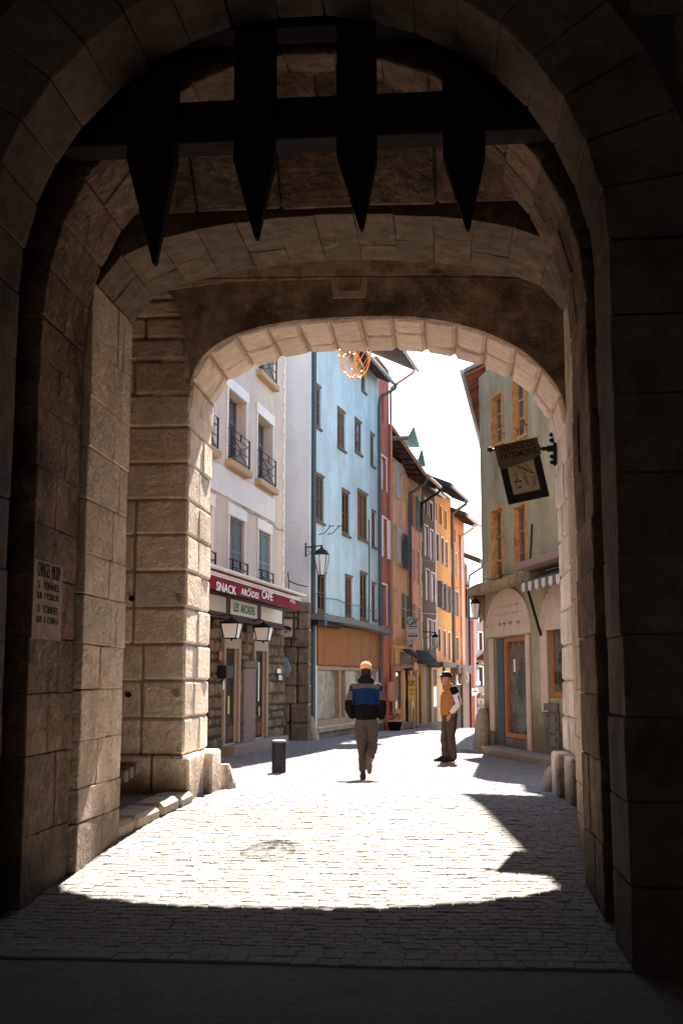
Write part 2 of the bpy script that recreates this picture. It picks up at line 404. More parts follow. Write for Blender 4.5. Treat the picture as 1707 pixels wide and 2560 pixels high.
def sett(m, x0, x1, y0, y1, h, rng):
    t = [rng.uniform(-.003, .003) for _ in range(4)]; lift = rng.uniform(-.004, .003)
    cs = [(x0, y0), (x1, y0), (x1, y1), (x0, y1)]; b = .010
    ins = [(x0 + b, y0 + b), (x1 - b, y0 + b), (x1 - b, y1 - b), (x0 + b, y1 - b)]
    vs = [(x, y, gz(y) - .02) for x, y in cs] + [(x, y, gz(y) + h - .005 + lift) for x, y in cs] + [(x, y, gz(y) + h + lift + k) for (x, y), k in zip(ins, t)]
    fs = [(0, 1, 5, 4), (1, 2, 6, 5), (2, 3, 7, 6), (3, 0, 4, 7), (4, 5, 9, 8), (5, 6, 10, 9), (6, 7, 11, 10), (7, 4, 8, 11), (8, 9, 10, 11)]
    m.raw(vs, fs)
rng = random.Random(3); field = MB(); near = 0; y = 7.30
while y < 33.8:
    rh = rng.uniform(.090, .104) if y > 7.5 else .17
    if y < 12.7: xa, xb = -4.2, 2.1
    elif y < 14.1: xa, xb = -2.85, 1.4
    else: xa, xb = -5.6, 3.2 - max(0, (y - 18)) * .1
    if y < 10.9: xa, xb = -3.1, 1.2
    if y < 7.9: xa, xb = -3.6, 2.0
    x = xa - rng.uniform(0, .1)
    while x < xb:
        w = rng.uniform(.085, .145)
        if y < 7.5: w *= 1.25
        wob = .022 * math.sin(x * 1.3 + y * .7) + .012 * math.sin(x * 3.1)
        if near < 300 and -2.9 < x < 1.0:
            m = MB(); sett(m, x, x + w - .0045, y + wob, y + wob + rh - .0045, .0045, rng); m.build('cobblestone', 'sett_stone', street); near += 1
        else:
            sett(field, x, x + w - .0045, y + wob, y + wob + rh - .0045, .0045, rng)
        x += w
    y += rh
o = field.build('cobblestone_field', 'sett_field', street); o['kind'] = 'stuff'

# ------------------------------------------------------------------ the gatehouse
GX, GZC, GR = -1.0, 4.53, 2.09
gate = empty('gatehouse', (-1, 10, 0), 'old vaulted stone town gate framing the whole street, with bare rusticated piers', 'gatehouse')

class Curve:
    """dense polyline (x, z) with arc length; runs from the left spring over the crown to the right spring"""
    def __init__(s, pts):
        s.p = [Vector((a, b)) for a, b in pts]; s.l = [0]
        for a, b in zip(s.p, s.p[1:]): s.l.append(s.l[-1] + (b - a).length)
        s.len = s.l[-1]
    def at(s, d):
        d = max(0, min(s.len, d)); i = 0
        while i < len(s.l) - 2 and s.l[i + 1] < d: i += 1
        a, b = s.p[i], s.p[i + 1]; t = (d - s.l[i]) / max(1e-9, s.l[i + 1] - s.l[i])
        tg = (b - a).normalized(); return a + (b - a) * t, Vector((-tg.y, tg.x))
def superarch(cx, a, zs, rise, nl, nr, N=160, drop=0):
    pts = []
    for i in range(N + 1):
        th = math.pi * (1 - i / N); c_, s_ = math.cos(th), math.sin(th); n = nl if c_ < 0 else nr
        dr_ = drop if c_ > 0 else 0; pts.append((cx + a * math.copysign(abs(c_) ** (2 / n), c_), zs - dr_ + (rise + dr_) * abs(s_) ** (2 / n)))
    return pts
def arch_wall(m, curve, zbase, x0, x1, ztop, y0, y1):
    pts = [(curve[0][0], zbase)] + curve[::4] + ([] if (len(curve) - 1) % 4 == 0 else [curve[-1]]) + [(curve[-1][0], zbase)]
    n = len(pts); outer = []
    for i in range(n):
        if i == 0: outer.append((x0, zbase))
        elif i == n - 1: outer.append((x1, zbase))
        else: outer.append((x0 + (x1 - x0) * (i - 1) / (n - 3), ztop))
    for i in range(n - 1):
        a, b, c, d = pts[i], pts[i + 1], outer[i + 1], outer[i]
        for yy, flip in ((y0, 0), (y1, 1)):
            q = [(k[0], yy, k[1]) for k in (a, b, c, d)]
            m.face(q[::-1] if not flip else q)
        m.face([(a[0], y0, a[1]), (b[0], y0, b[1]), (b[0], y1, b[1]), (a[0], y1, a[1])])
    for q in (((x0, y0, zbase), (x0, y1, zbase), (x0, y1, ztop), (x0, y0, ztop)), ((x1, y0, zbase), (x1, y0, ztop), (x1, y1, ztop), (x1, y1, zbase)),
              ((x0, y0, ztop), (x0, y1, ztop), (x1, y1, ztop), (x1, y0, ztop))): m.face(q)
def voussoirs(parent, mat, crv, n, th, ysplit, gap=.007, b=.010, j=.006, lift=.008, name='voussoir'):
    for i in range(n):
        s0, s1 = crv.len * i / n + gap / 2, crv.len * (i + 1) / n - gap / 2
        ys = ysplit(i) if callable(ysplit) else ysplit
        (p0, n0), (p1, n1) = crv.at(s0), crv.at(s1)
        for a, c in zip(ys, ys[1:]):
            d = random.uniform(-lift, lift); cs = []
            for k in range(8):
                p, nn = (p1, n1) if k & 1 else (p0, n0); q = p + nn * (th if k & 4 else d)
                cs.append((q.x, (c - gap / 2) if k & 2 else (a + gap / 2), q.y))
            stone(parent, mat, cs, b=b, j=j, name=name)
def jamb(parent, mat, xf, side, zs, ysplit, th=.5, gap=.006, b=.009, j=.006, proud=.006):
    for k, (za, zb) in enumerate(zip(zs, zs[1:])):
        ys = ysplit(k) if callable(ysplit) else ysplit
        for a, c in zip(ys, ys[1:]):
            t = th(k) if callable(th) else th; d = random.uniform(-proud, proud)
            x0, x1 = (xf - t, xf + d) if side < 0 else (xf - d, xf + t)
            stone(parent, mat, box=(x0, x1, a + gap / 2, c - gap / 2, za + gap / 2, zb - gap / 2), b=b, j=j)
circ = [(GX - GR * math.cos(math.pi * i / 160), GZC + GR * math.sin(math.pi * i / 160)) for i in range(161)]
circ_big = [(GX - (GR + .035) * math.cos(math.pi * i / 160), GZC + (GR + .035) * math.sin(math.pi * i / 160)) for i in range(161)]
XL, XR = GX - GR, GX + GR
# outer archway (nearest, in shade)
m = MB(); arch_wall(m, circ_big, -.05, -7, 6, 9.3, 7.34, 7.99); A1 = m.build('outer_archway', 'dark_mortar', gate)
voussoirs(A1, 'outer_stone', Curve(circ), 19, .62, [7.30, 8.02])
zr = [-.05, .47, .97, 1.47, 1.98, 2.48, 2.99, 3.5, 4.02, 4.52]
for side, xf in ((-1, XL), (1, XR)):
    jamb(A1, 'outer_stone', xf, side, zr, [7.30, 8.02], th=lambda k: .62 if k % 2 else .95)
    for k, (za, zb) in enumerate(zip(zr, zr[1:])):
        t = .62 if k % 2 else .95
        x0, x1 = (xf - 2.0, xf - t - .012) if side < 0 else (xf + t + .012, xf + 2.0)
        stone(A1, 'outer_stone', box=(x0, x1, 7.30, 7.8, za + .006, zb - .006))
for k in range(5):                                     # coursed wall above and beside the ring
    za = 4.53 + .52 * k; zb = za + .508
    dx = math.sqrt(max(0, (GR + .66) ** 2 - (za - GZC) ** 2)) if za - GZC < GR + .66 else 0
    for side in (-1, 1):
        xa = GX + side * (dx + .02); xb = xa + side * random.uniform(.8, 1.1); xc = xb + side * 1.2
        for p_, q_ in ((xa, xb), (xb, xc)):
            stone(A1, 'outer_stone', box=(min(p_, q_) + .006, max(p_, q_) - .006, 7.31, 7.7, za, zb))
# portcullis slot
m = MB(); m.box(-3.6, -3.44, 8.025, 8.515, -.05, 9.2); m.box(1.44, 1.6, 8.025, 8.515, -.05, 9.2); m.box(-7, 6, 7.9, 9.8, 9.31, 9.5)  # top slab added to keep light out of the slot
m.build('portcullis_groove', 'dark_mortar', gate)
# middle archway: semicircular barrel, then a straight lintel wall
m = MB(); arch_wall(m, circ_big, -.05, -7, 6, 9.3, 8.55, 9.55); A2 = m.build('middle_archway', 'mortar', gate)
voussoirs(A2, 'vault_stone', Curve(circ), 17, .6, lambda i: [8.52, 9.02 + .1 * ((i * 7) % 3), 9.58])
zl = [-.05, .55, 1.14, 1.6, 2.03, 2.5, 2.9, 3.33, 3.82, 4.2, 4.52]
for side, xf in ((-1, XL), (1, XR)):
    jamb(A2, 'vault_stone', xf, side, zl, lambda k: [8.52, 8.98 + .22 * (k % 2), 9.58], th=.55)
m = MB(); m.hexa([(.9 if q & 1 else -2.9, (9.69 if q & 2 else 8.80) + (.25 if q & 4 else .035), (5.83 if q & 2 else 6.65) + (.25 if q & 4 else .035)) for q in range(8)]); LW = m.build('splayed_soffit', 'mortar', gate)
for t0, t1, x in ((.0, .50, -2.86), (.505, 1.0, -2.5)):
    while x < .82:
        w = random.uniform(.62, .86); x2 = min(x + w, .88)
        if x2 - x > .15:
            ya, yb, zA_, zB_ = 9.66 - .89 * t0, 9.66 - .89 * t1, 5.8 + .82 * t0, 5.8 + .82 * t1
            stone(LW, 'vault_stone', [((x2 - .008 if q & 1 else x + .008), (yb + .006 if q & 2 else ya - .006) + (.2 if q & 4 else 0), (zB_ if q & 2 else zA_) + (.2 if q & 4 else 0)) for q in range(8)], b=.02, j=.008)
        x = x2
# inner passage: flat segmental vault
SA = superarch(-.925, 2.105, 5.2, .58, 2.1, 2.1); SB = superarch(-.925, 2.14, 5.2, .615, 2.1, 2.1)
m = MB(); arch_wall(m, SB, -.05, -7, 6, 9.3, 9.78, 10.87); A3 = m.build('inner_passage', 'mortar', gate)
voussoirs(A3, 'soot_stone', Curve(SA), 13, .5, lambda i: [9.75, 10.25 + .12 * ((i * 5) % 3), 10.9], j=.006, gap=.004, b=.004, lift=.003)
zl2 = [-.05, .52, .8, 1.2, 1.62, 2.0, 2.43, 2.78, 3.25, 3.7, 4.15, 4.62, 5.19]
for side, xf in ((-1, -3.03), (1, 1.18)):
    jamb(A3, 'pier_stone', xf, side, zl2, lambda k: [9.62 if side < 0 else 9.75, 10.12 + .3 * (k % 2), 10.6 + .0 * k, 10.9] if k % 3 else [9.62 if side < 0 else 9.75, 10.35, 10.9], th=.5)
# chamber between the inner passage and the rear arch
m = MB(); m.box(-4.6, -4.25, 10.88, 12.8, -.05, 7); m.box(2.2, 2.6, 10.88, 12.8, -.05, 7); m.box(-4.6, 2.6, 10.88, 12.8, 6.95, 7.3)
m.box(-7, 6, 10.86, 14.05, 9.31, 9.5); m.build('chamber_wall', 'mortar', gate)
# rear archway with the pale voussoir ring
RA = superarch(-.735, 2.115, 4.75, 1.03, 3.0, 2.1, drop=.26); RB = superarch(-.735, 2.15, 4.75, 1.065, 3.0, 2.1, drop=.26)
m = MB(); arch_wall(m, RB, -.05, -9, 7, 9.3, 12.83, 14.06); A4 = m.build('rear_archway', 'mortar', gate)
m = MB(); m.box(-9, 7, 9.6, 14.0, 9.3, 9.32); 
voussoirs(A4, 'voussoir_stone', Curve(RA), 15, .5, lambda i: [12.8, 13.32 + .14 * ((i * 7) % 4), 14.1], gap=.022, b=.035, j=.008, lift=.014)
RX0, RX1 = -2.85, 1.38
def zrow(py): return P(400, py, 12.79).z
zc = [.3] + [zrow(y_) for y_ in (1888, 1795, 1701, 1609, 1519, 1427, 1335, 1248, 1156, 1067, 986)]
zc_up = [zc[-1]] + [zrow(y_) for y_ in (900, 846, 793, 749, 690, 640)]
for side, xf in ((-1, RX0), (1, RX1)):
    for k, (za, zb) in enumerate(zip(zc, zc[1:])):
        pl = .0 if k else .07                          # plinth course stands proud
        c1 = random.choice((.36, .5, .62, .78)); m1 = random.choice((.45, .6, .78)); g = .007
        bb = .026
        def bx(a, b_, y0_, y1_): return (min(a, b_) + g, max(a, b_) - g, y0_ + g, y1_ - g, za + g * (1.0 if k else 0), zb - g)
        s = -side
        stone(A4, 'pier_stone', box=bx(xf + s * pl, xf - s * c1, 12.79 - pl, 12.79 + m1), b=bb, j=.007)
        stone(A4, 'pier_stone', box=bx(xf - s * c1, xf - s * 1.6, 12.79 - pl + random.uniform(0, .012), 13.2), b=bb, j=.007)
        stone(A4, 'pier_stone', box=bx(xf + s * (pl + random.uniform(-.01, .012) + (.08 if k == 0 else 0)), xf - s * .5, 12.79 + m1, 14.1 + pl), b=bb, j=.007)
    for k, (za, zb) in enumerate(zip(zc_up, zc_up[1:])):
        s = -side; xi = RX0 - .06 if side < 0 else RX1 + .12
        cut = xi - s * random.choice((.5, .62, .8))
        for a, b_ in ((xi, cut), (cut, xi - s * 1.5)):
            stone(A4, 'pier_stone', box=(min(a, b_) + .01, max(a, b_) - .01, 12.79, 13.1, za + .01, zb - .01), b=.03)
poly = [(-3.34, 6.62), (-3.21, 6.31), (-3.07, 6.08), (-2.97, 5.85), (-2.89, 5.5), (-2.855, 5.2), (-2.845, 4.98)]
ring = [p for p in superarch(-.735, 2.125, 4.75, 1.04, 3.0, 2.1, 60, .26) if p[1] > (4.95 if p[0] < 0 else 4.6)]
poly += ring + [(1.405, 4.55), (1.41, 6.0), (1.44, 6.9), (-3.34, 6.9)]
m = MB(); m.prism(poly, 12.70, 12.785); TY = m.build('tympanum', 'stained_plaster', gate)
m = MB(); m.prism([(-3.3, 6.14), (-2.4, 6.25), (-1.4, 6.24), (-.5, 6.26), (.2, 6.27), (.8, 6.21), (1.42, 6.10), (1.43, 6.8), (-3.33, 6.8)], 12.68, 12.702); m.build('tympanum_band', 'pale_band', gate)  # paler strip across the upper tympanum
for (xa, za, w0, w1, h_) in ((-1.02, 6.05, .36, .27, .32), (-1.02, 6.46, .52, .40, .2)):
    m = MB(); m.prism([(xa - w1 / 2 - .05, za - .04), (xa + w1 / 2 + .05, za - .04), (xa + w0 / 2 + .05, za + h_), (xa - w0 / 2 - .05, za + h_)], 12.675, 12.70); kb = m.build('keystone', 'pale_band', gate)
    cs = [(xa + (w1 if not k & 4 else w0) / 2 * (1 if k & 1 else -1), 12.72 if k & 2 else 12.668, za + (h_ - .03 if k & 4 else .02)) for k in range(8)]
    stone(kb, 'stained_plaster', cs, b=.02)
# thin discs: near-black paints the dark of put-log holes, brown the patches
for px, py, r_, mt in ((329, 1497, .032, 'black_void'), (321, 1737, .034, 'black_void'), (447, 1496, .036, 'cornice_stone'), (441, 1733, .044, 'cornice_stone')):
    c = P(px, py, 12.785); m = MB(); k = 9
    pts = [(c.x + r_ * random.uniform(.8, 1.15) * math.cos(2 * math.pi * i / k), c.z + r_ * random.uniform(.8, 1.15) * math.sin(2 * math.pi * i / k)) for i in range(k)]
    m.prism(pts, 12.777, 12.80); m.build('putlog_disc', mt, gate)
# unseen slab and side walls added to shut out sky and sun
m = MB(); m.box(-9, 7, 7.36, 14.0, 9.52, 9.7); m.box(-7.3, -7.02, 7.36, 12.8, -.05, 9.5); m.box(6.02, 6.3, 7.36, 12.8, -.05, 9.5); m.build('tower_sky_block', 'dark_stone', gate)
# unseen covered approach behind the camera, walled in to keep it dark
m = MB(); m.box(-4.7, -4.2, -9, 7.33, -.05, 7.6); m.box(2.6, 3.1, -9, 7.33, -.05, 7.6); m.box(-4.7, 3.1, -9, 7.33, 7.2, 7.6); m.build('approach_vault', 'dark_stone', gate)
m = MB(); m.box(-30, 30, -13, -12, -.05, 12); tag(m.build('light_screen', 'dark_stone'), 'plain unseen wall added behind the covered approach to cut sky light', 'light_screen')  # unseen wall added to dim the light from behind

# painted load limit on the left jamb of the middle archway
a, b_ = PX(84, 1397, XL), PX(150, 1585, XL)
insc = empty('painted_notice', (XL, (a.y + b_.y) / 2, (a.z + b_.z) / 2), 'faded painted load limit notice in black capitals on the pier', 'notice')
m = MB(); m.box(XL + .004, XL + .0095, a.y, b_.y, PX(100, 1588, XL).z - .03, PX(100, 1400, XL).z); m.build('panel', 'painted_patch', insc)
yc = (a.y + b_.y) / 2; wd = b_.y - a.y
for s_, pyc, hp, wf, mt in (('CHARGES MAXIM', 1428, 36, .80, 'worn_letter'), ('5 TONNES', 1466, 19, .76, 'letter_black'), ('SUR 2 ESSIEUX', 1492, 16, .78, 'worn_letter'),
                        ('3 TONNES', 1525, 19, .74, 'letter_black'), ('SUR 1 ESSIEU', 1551, 16, .76, 'letter_black')):
    zc_ = PX(117, pyc, XL).z; h_ = PX(117, pyc - hp / 2, XL).z - PX(117, pyc + hp / 2, XL).z
    wl_ = s_.split(); tot = sum(len(q) for q in wl_) + .8 * (len(wl_) - 1); at_ = yc - wd * wf / 2
    for q in wl_:
        ww = wd * wf * len(q) / tot; lw = ww * (.55 if q == '1' else .94)
        text(insc, 'lettering', q, .2, mt, frame_mtx((XL + .012, at_ + ww / 2, zc_), (0, 1, 0), (0, 0, 1)), .001, .0, lw, height=h_); at_ += ww + wd * wf * .8 / tot

# kerb and raised floor of the left alcove
def kl(t): return Vector((-3.06 + .33 * t, 10.86 + 1.93 * t, 0))
m = MB(); n_ = 8
for i in range(n_):
    a, b_ = kl(i / n_), kl((i + 1) / n_)
    m.face([(-4.3, a.y, gz(a.y) + .10), (a.x - .3, a.y, gz(a.y) + .10), (b_.x - .3, b_.y, gz(b_.y) + .10), (-4.3, b_.y, gz(b_.y) + .10)])
plat = tag(m.build('alcove_floor', 'dark_stone'), kind='structure')
kerb = MB(); 
for i in range(4): kerb.face([(kl(i / 4).x - .28, kl(i / 4).y, gz(kl(i / 4).y) + .02), (kl(i / 4).x - .02, kl(i / 4).y, gz(kl(i / 4).y) + .02), (kl((i + 1) / 4).x - .02, kl((i + 1) / 4).y, gz(kl((i + 1) / 4).y) + .02), (kl((i + 1) / 4).x - .28, kl((i + 1) / 4).y, gz(kl((i + 1) / 4).y) + .02)])
kerb = tag(kerb.build('kerb', 'dark_mortar'), kind='structure')
for i, (t0, t1) in enumerate(((0, .24), (.24, .55), (.55, .8), (.8, 1))):
    a, b_ = kl(t0 + .006), kl(t1 - .006); cs = []
    for k in range(8):
        q = b_ if k & 2 else a
        cs.append((q.x - (0 if k & 1 else .33), q.y, gz(q.y) + (.125 if k & 4 else -.03)))
    stone(kerb, 'kerb_stone', cs, b=.04, j=.012, name='kerbstone')

# ------------------------------------------------------------------ portcullis hanging in its slot
pc = empty('portcullis', (-1, 8.25, 5.5), 'raised dark timber portcullis with pointed spikes hanging under the vault', 'portcullis')
def zp(py, d, px=700): return P(px, py, d).z
Y0, Y1 = 8.07, 8.21
for xl, xr, ysh, tx, ty in ((318, 436, 400, 383, 655), (583, 684, 400, 639, 592), (841, 940, 388, 903, 568), (1107, 1213, 385, 1170, 568)):
    a, b_, t = P(xl, ysh, Y0), P(xr, ysh, Y0), P(tx, ty, Y0); m = MB()
    zs_ = a.z; cs = []
    m.box(a.x, b_.x, Y0, Y1, zs_, 9.25)
    tw = .012
    ap = [(a.x, Y0, zs_), (b_.x, Y0, zs_), (b_.x, Y1, zs_), (a.x, Y1, zs_)]
    tp = [(t.x - tw, Y0 + .03, t.z), (t.x + tw, Y0 + .03, t.z), (t.x + tw, Y1 - .05, t.z), (t.x - tw, Y1 - .05, t.z)]
    for i in range(4): m.face([ap[i], ap[(i + 1) % 4], tp[(i + 1) % 4], tp[i]][::-1])
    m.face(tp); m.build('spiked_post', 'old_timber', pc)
for yb, yt in ((347, 243), (68, -20)):
    zb, zt = zp(yb, 8.215), zp(yt, 8.215)
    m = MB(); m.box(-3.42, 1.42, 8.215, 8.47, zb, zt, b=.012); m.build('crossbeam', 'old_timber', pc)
for xl, xr in ((318, 436), (583, 684), (841, 940), (1107, 1213)):
    for py in (28, 296):
        q = P((xl + xr) / 2, py, Y0); m = MB(); m.loft([[Vector((q.x + r_ * math.cos(t), y_, q.z + r_ * math.sin(t))) for t in [2 * math.pi * i / 10 for i in range(10)]] for r_, y_ in ((.032, Y0 + .002), (.030, Y0 - .012), (.016, Y0 - .022))], False); m.build('bolt', 'iron', pc)
wc = MB(); 
q0, q1 = P(362, 697, 12.5), P(1398, 693, 12.5)
wc.tube([q0 + (q1 - q0) * (i / 16) + Vector((0, 0, -.02 + .035 * (1 - (2 * i / 16 - 1) ** 2))) for i in range(17)], .006, 5)
tag(wc.build('cable', 'iron', origin=q0), 'thin black cable stretched across the dark wall above the rear arch', 'cable')
ins = P(365, 716, 11.0); m = MB(); m.lathe([(.001, ins.z - .07), (.022, ins.z - .065), (.03, ins.z - .03), (.024, ins.z + .03), (.03, ins.z + .05), (.03, ins.z + .09)], ins.x, ins.y, 10)
tag(m.build('insulator', 'iron', origin=ins), 'small dark insulator knob hanging under the edge of the vault', 'insulator')

# bench in the alcove
bn = empty('wooden_bench', (-3.7, 11.7, gz(11.7) + .1), 'slatted wooden bench half hidden in the dark alcove beside the pier', 'bench')
for i, (px, py) in enumerate(((318, 1941), (331, 1931), (346, 1919))):
    c = P(px, py, 11.45 + .17 * i); zt = gz(11.6) + .62 
    c = P(px, py, 11.45 + .17 * i)
    m = MB(); m.box(-4.2, c.x, c.y - .065, c.y + .065, c.z - .055, c.z + .055, b=.008); m.build('slat', 'worn_wood', bn)
for x_ in (-4.1, -3.62):
    m = MB(); m.box(x_, x_ + .07, 11.42, 11.86, gz(11.6) + .1, c.z - .07, b=.01); m.build('leg', 'iron', bn)

# guard stones
def guard(px, py, d, w, h, dep, label, lean=0.0, flat=0):
    c = P(px, py, d); z = gz(d) - .04; o = empty('guard_stone', (c.x, d, z), label, 'guard stone', 'worn stones guarding the wall corners')
    m = MB(); rs = []
    for k in range(7):
        t = k / 6; s = (1 - .42 * t ** 1.6) if t < .9 else (.40 if not flat else .48)
        rs.append([Vector((c.x + lean * t * w + w * .5 * s * math.cos(a) * (1 + .10 * math.sin(3 * a + k)), d + dep * .5 * s * math.sin(a) * (1 + .08 * math.cos(2 * a + k)), z + (h + .04) * (t if t < .95 else 1.0))) for a in [2 * math.pi * i / 14 for i in range(14)]])
    m.loft(rs, False); m.build('worn_block', 'guard_stone', o); return o
guard(568, 1985, 14.45, .22, .30, .36, 'small pale guard stone against the foot of the left gate pier', -.15, 1)
guard(1372, 1985, 14.45, .24, .30, .36, 'low dark guard stone at the foot of the right gate pier', .22)
guard(1203, 1876, 26.3, .42, .95, .5, 'tall rounded guard stone on the corner of the green house', .15)
guard(782, 1845, 31.2, .36, .62, .4, 'leaning guard stone below the drainpipe of the blue house', -.25, 1)

# bollard
bp_ = P(697, 1931, 19.4); o = empty('bollard', (bp_.x, 19.4, gz(19.4)), 'short black metal bollard standing on the sunlit cobbles', 'bollard')
m = MB(); z = gz(19.4); m.lathe([(.118, z - .05), (.118, z + .50), (.108, z + .522), (.0, z + .524)], bp_.x, 19.4, 24); m.build('post', 'bollard_metal', o)
m = MB(); m.lathe([(.119, z + .50), (.122, z + .505), (.11, z + .53), (.0, z + .531)], bp_.x, 19.4, 24); m.build('cap', 'grey_metal', o)

# hanging sign
hs = empty('hanging_sign', P(1395, 1122, 13.95), 'tilted framed sign hanging from an iron bracket on the right jamb', 'sign')
J = P(1395, 1122, 13.95); tip = P(1224, 1124, 13.95); JX = 1.37
m = MB(); m.tube([tip, (JX, 13.95, tip.z)], .014, 8)
m.tube([(JX - .16, 13.95, tip.z), (JX - .10, 13.95, tip.z)], .026, 10); m.tube([(JX - .20, 13.95, tip.z), (JX - .18, 13.95, tip.z)], .045, 12); m.tube([(JX - .10, 13.95, tip.z), (JX, 13.95, tip.z)], .04, 10)
for dz in (-.17, -.10, .10, .17): m.lathe([(.001, tip.z + dz - .03), (.026, tip.z + dz - .015), (.03, tip.z + dz), (.024, tip.z + dz + .02), (.001, tip.z + dz + .03)], JX - .04, 13.95, 10)
m.box(JX - .025, JX + .01, 13.90, 14.0, tip.z - .21, tip.z + .21, b=.01)
m.lathe([(.001, tip.z - .035), (.028, tip.z - .02), (.034, tip.z), (.028, tip.z + .02), (.001, tip.z + .035)], tip.x, 13.95, 12)
m.build('bracket', 'iron', hs)
ang = R(11.5); xa = Vector((math.cos(ang), 0, math.sin(ang))); ya = Vector((-math.sin(ang), 0, math.cos(ang)))
c0 = P(1306, 1185, 13.93)
SM = frame_mtx(c0, xa, ya)
def sbox(name, x0, x1, y0, y1, o0, o1, mat, b=0, parent=hs):
    m = MB(); m.box(x0, x1, y0, y1, o0, o1, b=b); return m.build(name, mat, parent, xf=SM)
fw, fh = .25, .33
fr = MB()
fr.box(-fw, -fw + .085, -fh, fh, -.025, .025, b=.006); fr.box(fw - .085, fw, -fh, fh, -.025, .025, b=.006)
fr.box(-fw + .087, fw - .087, -fh, -fh + .10, -.024, .024, b=.006); fr.box(-fw + .087, fw - .087, fh - .06, fh, -.024, .024, b=.006)
fr.build('frame', 'iron', hs, xf=SM)
sbox('picture_panel', -fw + .088, fw - .088, -fh + .105, fh - .062, -.008, .008, 'drawing_paper')
pl = MB(); pp = [(-fw - .015, fh + .07), (-fw - .015, fh - .16)] + [(-fw + .03 + .045 * math.cos(a), fh - .185 + .045 * math.sin(a)) for a in (math.pi, math.pi * 1.25, math.pi * 1.5)] + [(fw * .5, fh - .19), (fw + .015, fh - .14), (fw + .015, fh + .07)]
pl.raw([(x, y, o_) for o_ in (.028, .042) for x, y in pp], [tuple(range(len(pp)))[::-1], tuple(range(len(pp), 2 * len(pp)))] + [(i, (i + 1) % len(pp), len(pp) + (i + 1) % len(pp), len(pp) + i) for i in range(len(pp))])
plate = pl.build('name_plate', 'brown_plate', hs, xf=SM)
text(plate, 'lettering', 'SERVICE', .1, 'letter_black', frame_mtx(SM @ Vector((-.06, fh + .012, .044)), xa, ya), .001, .0015, .30, height=.075); text(plate, 'lettering', 'DU', .1, 'letter_black', frame_mtx(SM @ Vector((.175, fh + .012, .044)), xa, ya), .001, .0015, .095, height=.075)
text(plate, 'lettering', 'PATRIMOINE', .1, 'letter_black', frame_mtx(SM @ Vector((.01, fh - .082, .044)), xa, ya), .001, .0015, .45, height=.075)
dr = MB()
def stroke(pts, r=.0035): dr.tube([SM @ Vector((x, y, .010)) for x, y in pts], r, 4)
for k, (x, y) in enumerate(((-.02, .06), (.06, -.0))):
    stroke([(x - .03, y + .05), (x + .05, y + .015), (x + .07, y - .02), (x - .01, y + .02), (x - .03, y + .05)])
stroke([(-.02, .03), (.04, .005)]); stroke([(-.0, .0), (.015, -.15)]); stroke([(.03, -.01), (.04, -.15)]); stroke([(.0, -.05), (.035, -.055)]); stroke([(.005, -.1), (.038, -.1)])
stroke([(.085, -.05), (.14, -.07)]); stroke([(.1, -.08), (.1, -.17)]); stroke([(.125, -.09), (.125, -.17)]); stroke([(.06, .12), (.10, .02)], .003)
stroke([(-.11, .0), (-.09, .03), (-.07, .01), (-.075, -.03), (-.075, -.05)]); stroke([(-.12, -.08), (-.075, -.05), (-.03, -.08), (-.12, -.08)], .005)
stroke([(-.11, -.085), (-.10, -.15), (-.05, -.15), (-.04, -.085)]); stroke([(-.10, -.16), (-.05, -.16)], .006); stroke([(-.075, -.085), (-.075, -.15)], .002)
dr.build('sketch_lines', 'letter_black', hs)

# orange light basket hanging just outside the rear arch
lc = P(888, 905, 16.2); lb = empty('light_basket', lc, 'orange woven light ornament with fairy bulbs hanging below the rear arch', 'ornament')
LR, LH = .225, .46; top = lc.z + .22
def basket(a, t): # a: angle around, t: 0 rim .. 1 lowest
    rr = LR * math.cos(t * math.pi / 2) ** .75; return Vector((lc.x + rr * math.cos(a), lc.y + rr * math.sin(a) * .75, top - LH * math.sin(t * math.pi / 2) + .0))
m = MB(); m.tube([basket(2 * math.pi * i / 28, 0) for i in range(28)], .010, 6, closed=True)
m.tube([basket(math.pi, 1 - abs(1 - i / 12)) if i <= 12 else basket(0, (24 - i) / 12) for i in range(25)], .011, 6)
m.tube([basket(math.pi / 2, i / 12) if i <= 12 else basket(-math.pi / 2, (24 - i) / 12) for i in range(25)], .008, 6)
m.build('rim', 'orange_tube', lb)
m = MB()
for k in range(7):
    a0 = 2 * math.pi * k / 7
    m.tube([basket(a0 + t * 1.9, t * .96) for t in [i / 9 for i in range(10)]], .0065, 5)
    m.tube([basket(a0 - t * 1.9, t * .96) for t in [i / 9 for i in range(10)]], .005, 5)
m.build('weave', 'orange_tube', lb)
m = MB(); 
for k in range(34):
    p_ = basket(random.uniform(0, 6.28), random.uniform(0, 1)) + Vector((random.uniform(-.02, .02), random.uniform(-.02, .02), random.uniform(-.02, .02)))
    m.lathe([(.0005, p_.z - .006), (.006, p_.z), (.0005, p_.z + .006)], p_.x, p_.y, 6)
o = m.build('fairy_lights', 'fairy_bulb', lb); o['kind'] = 'stuff'
m = MB(); m.tube([(lc.x - LR * .9, lc.y, top), (lc.x, lc.y, top + .5), (lc.x + LR * .9, lc.y, top)], .004, 5); m.tube([(lc.x, lc.y, top + .5), (lc.x, lc.y, 7.6)], .004, 5)
m.tube([(-5.2, 16.6, 8.0), (lc.x, lc.y, 7.6), (3.0, 16.0, 8.0)], .005, 5); m.build('hanging_wire', 'wire', lb)

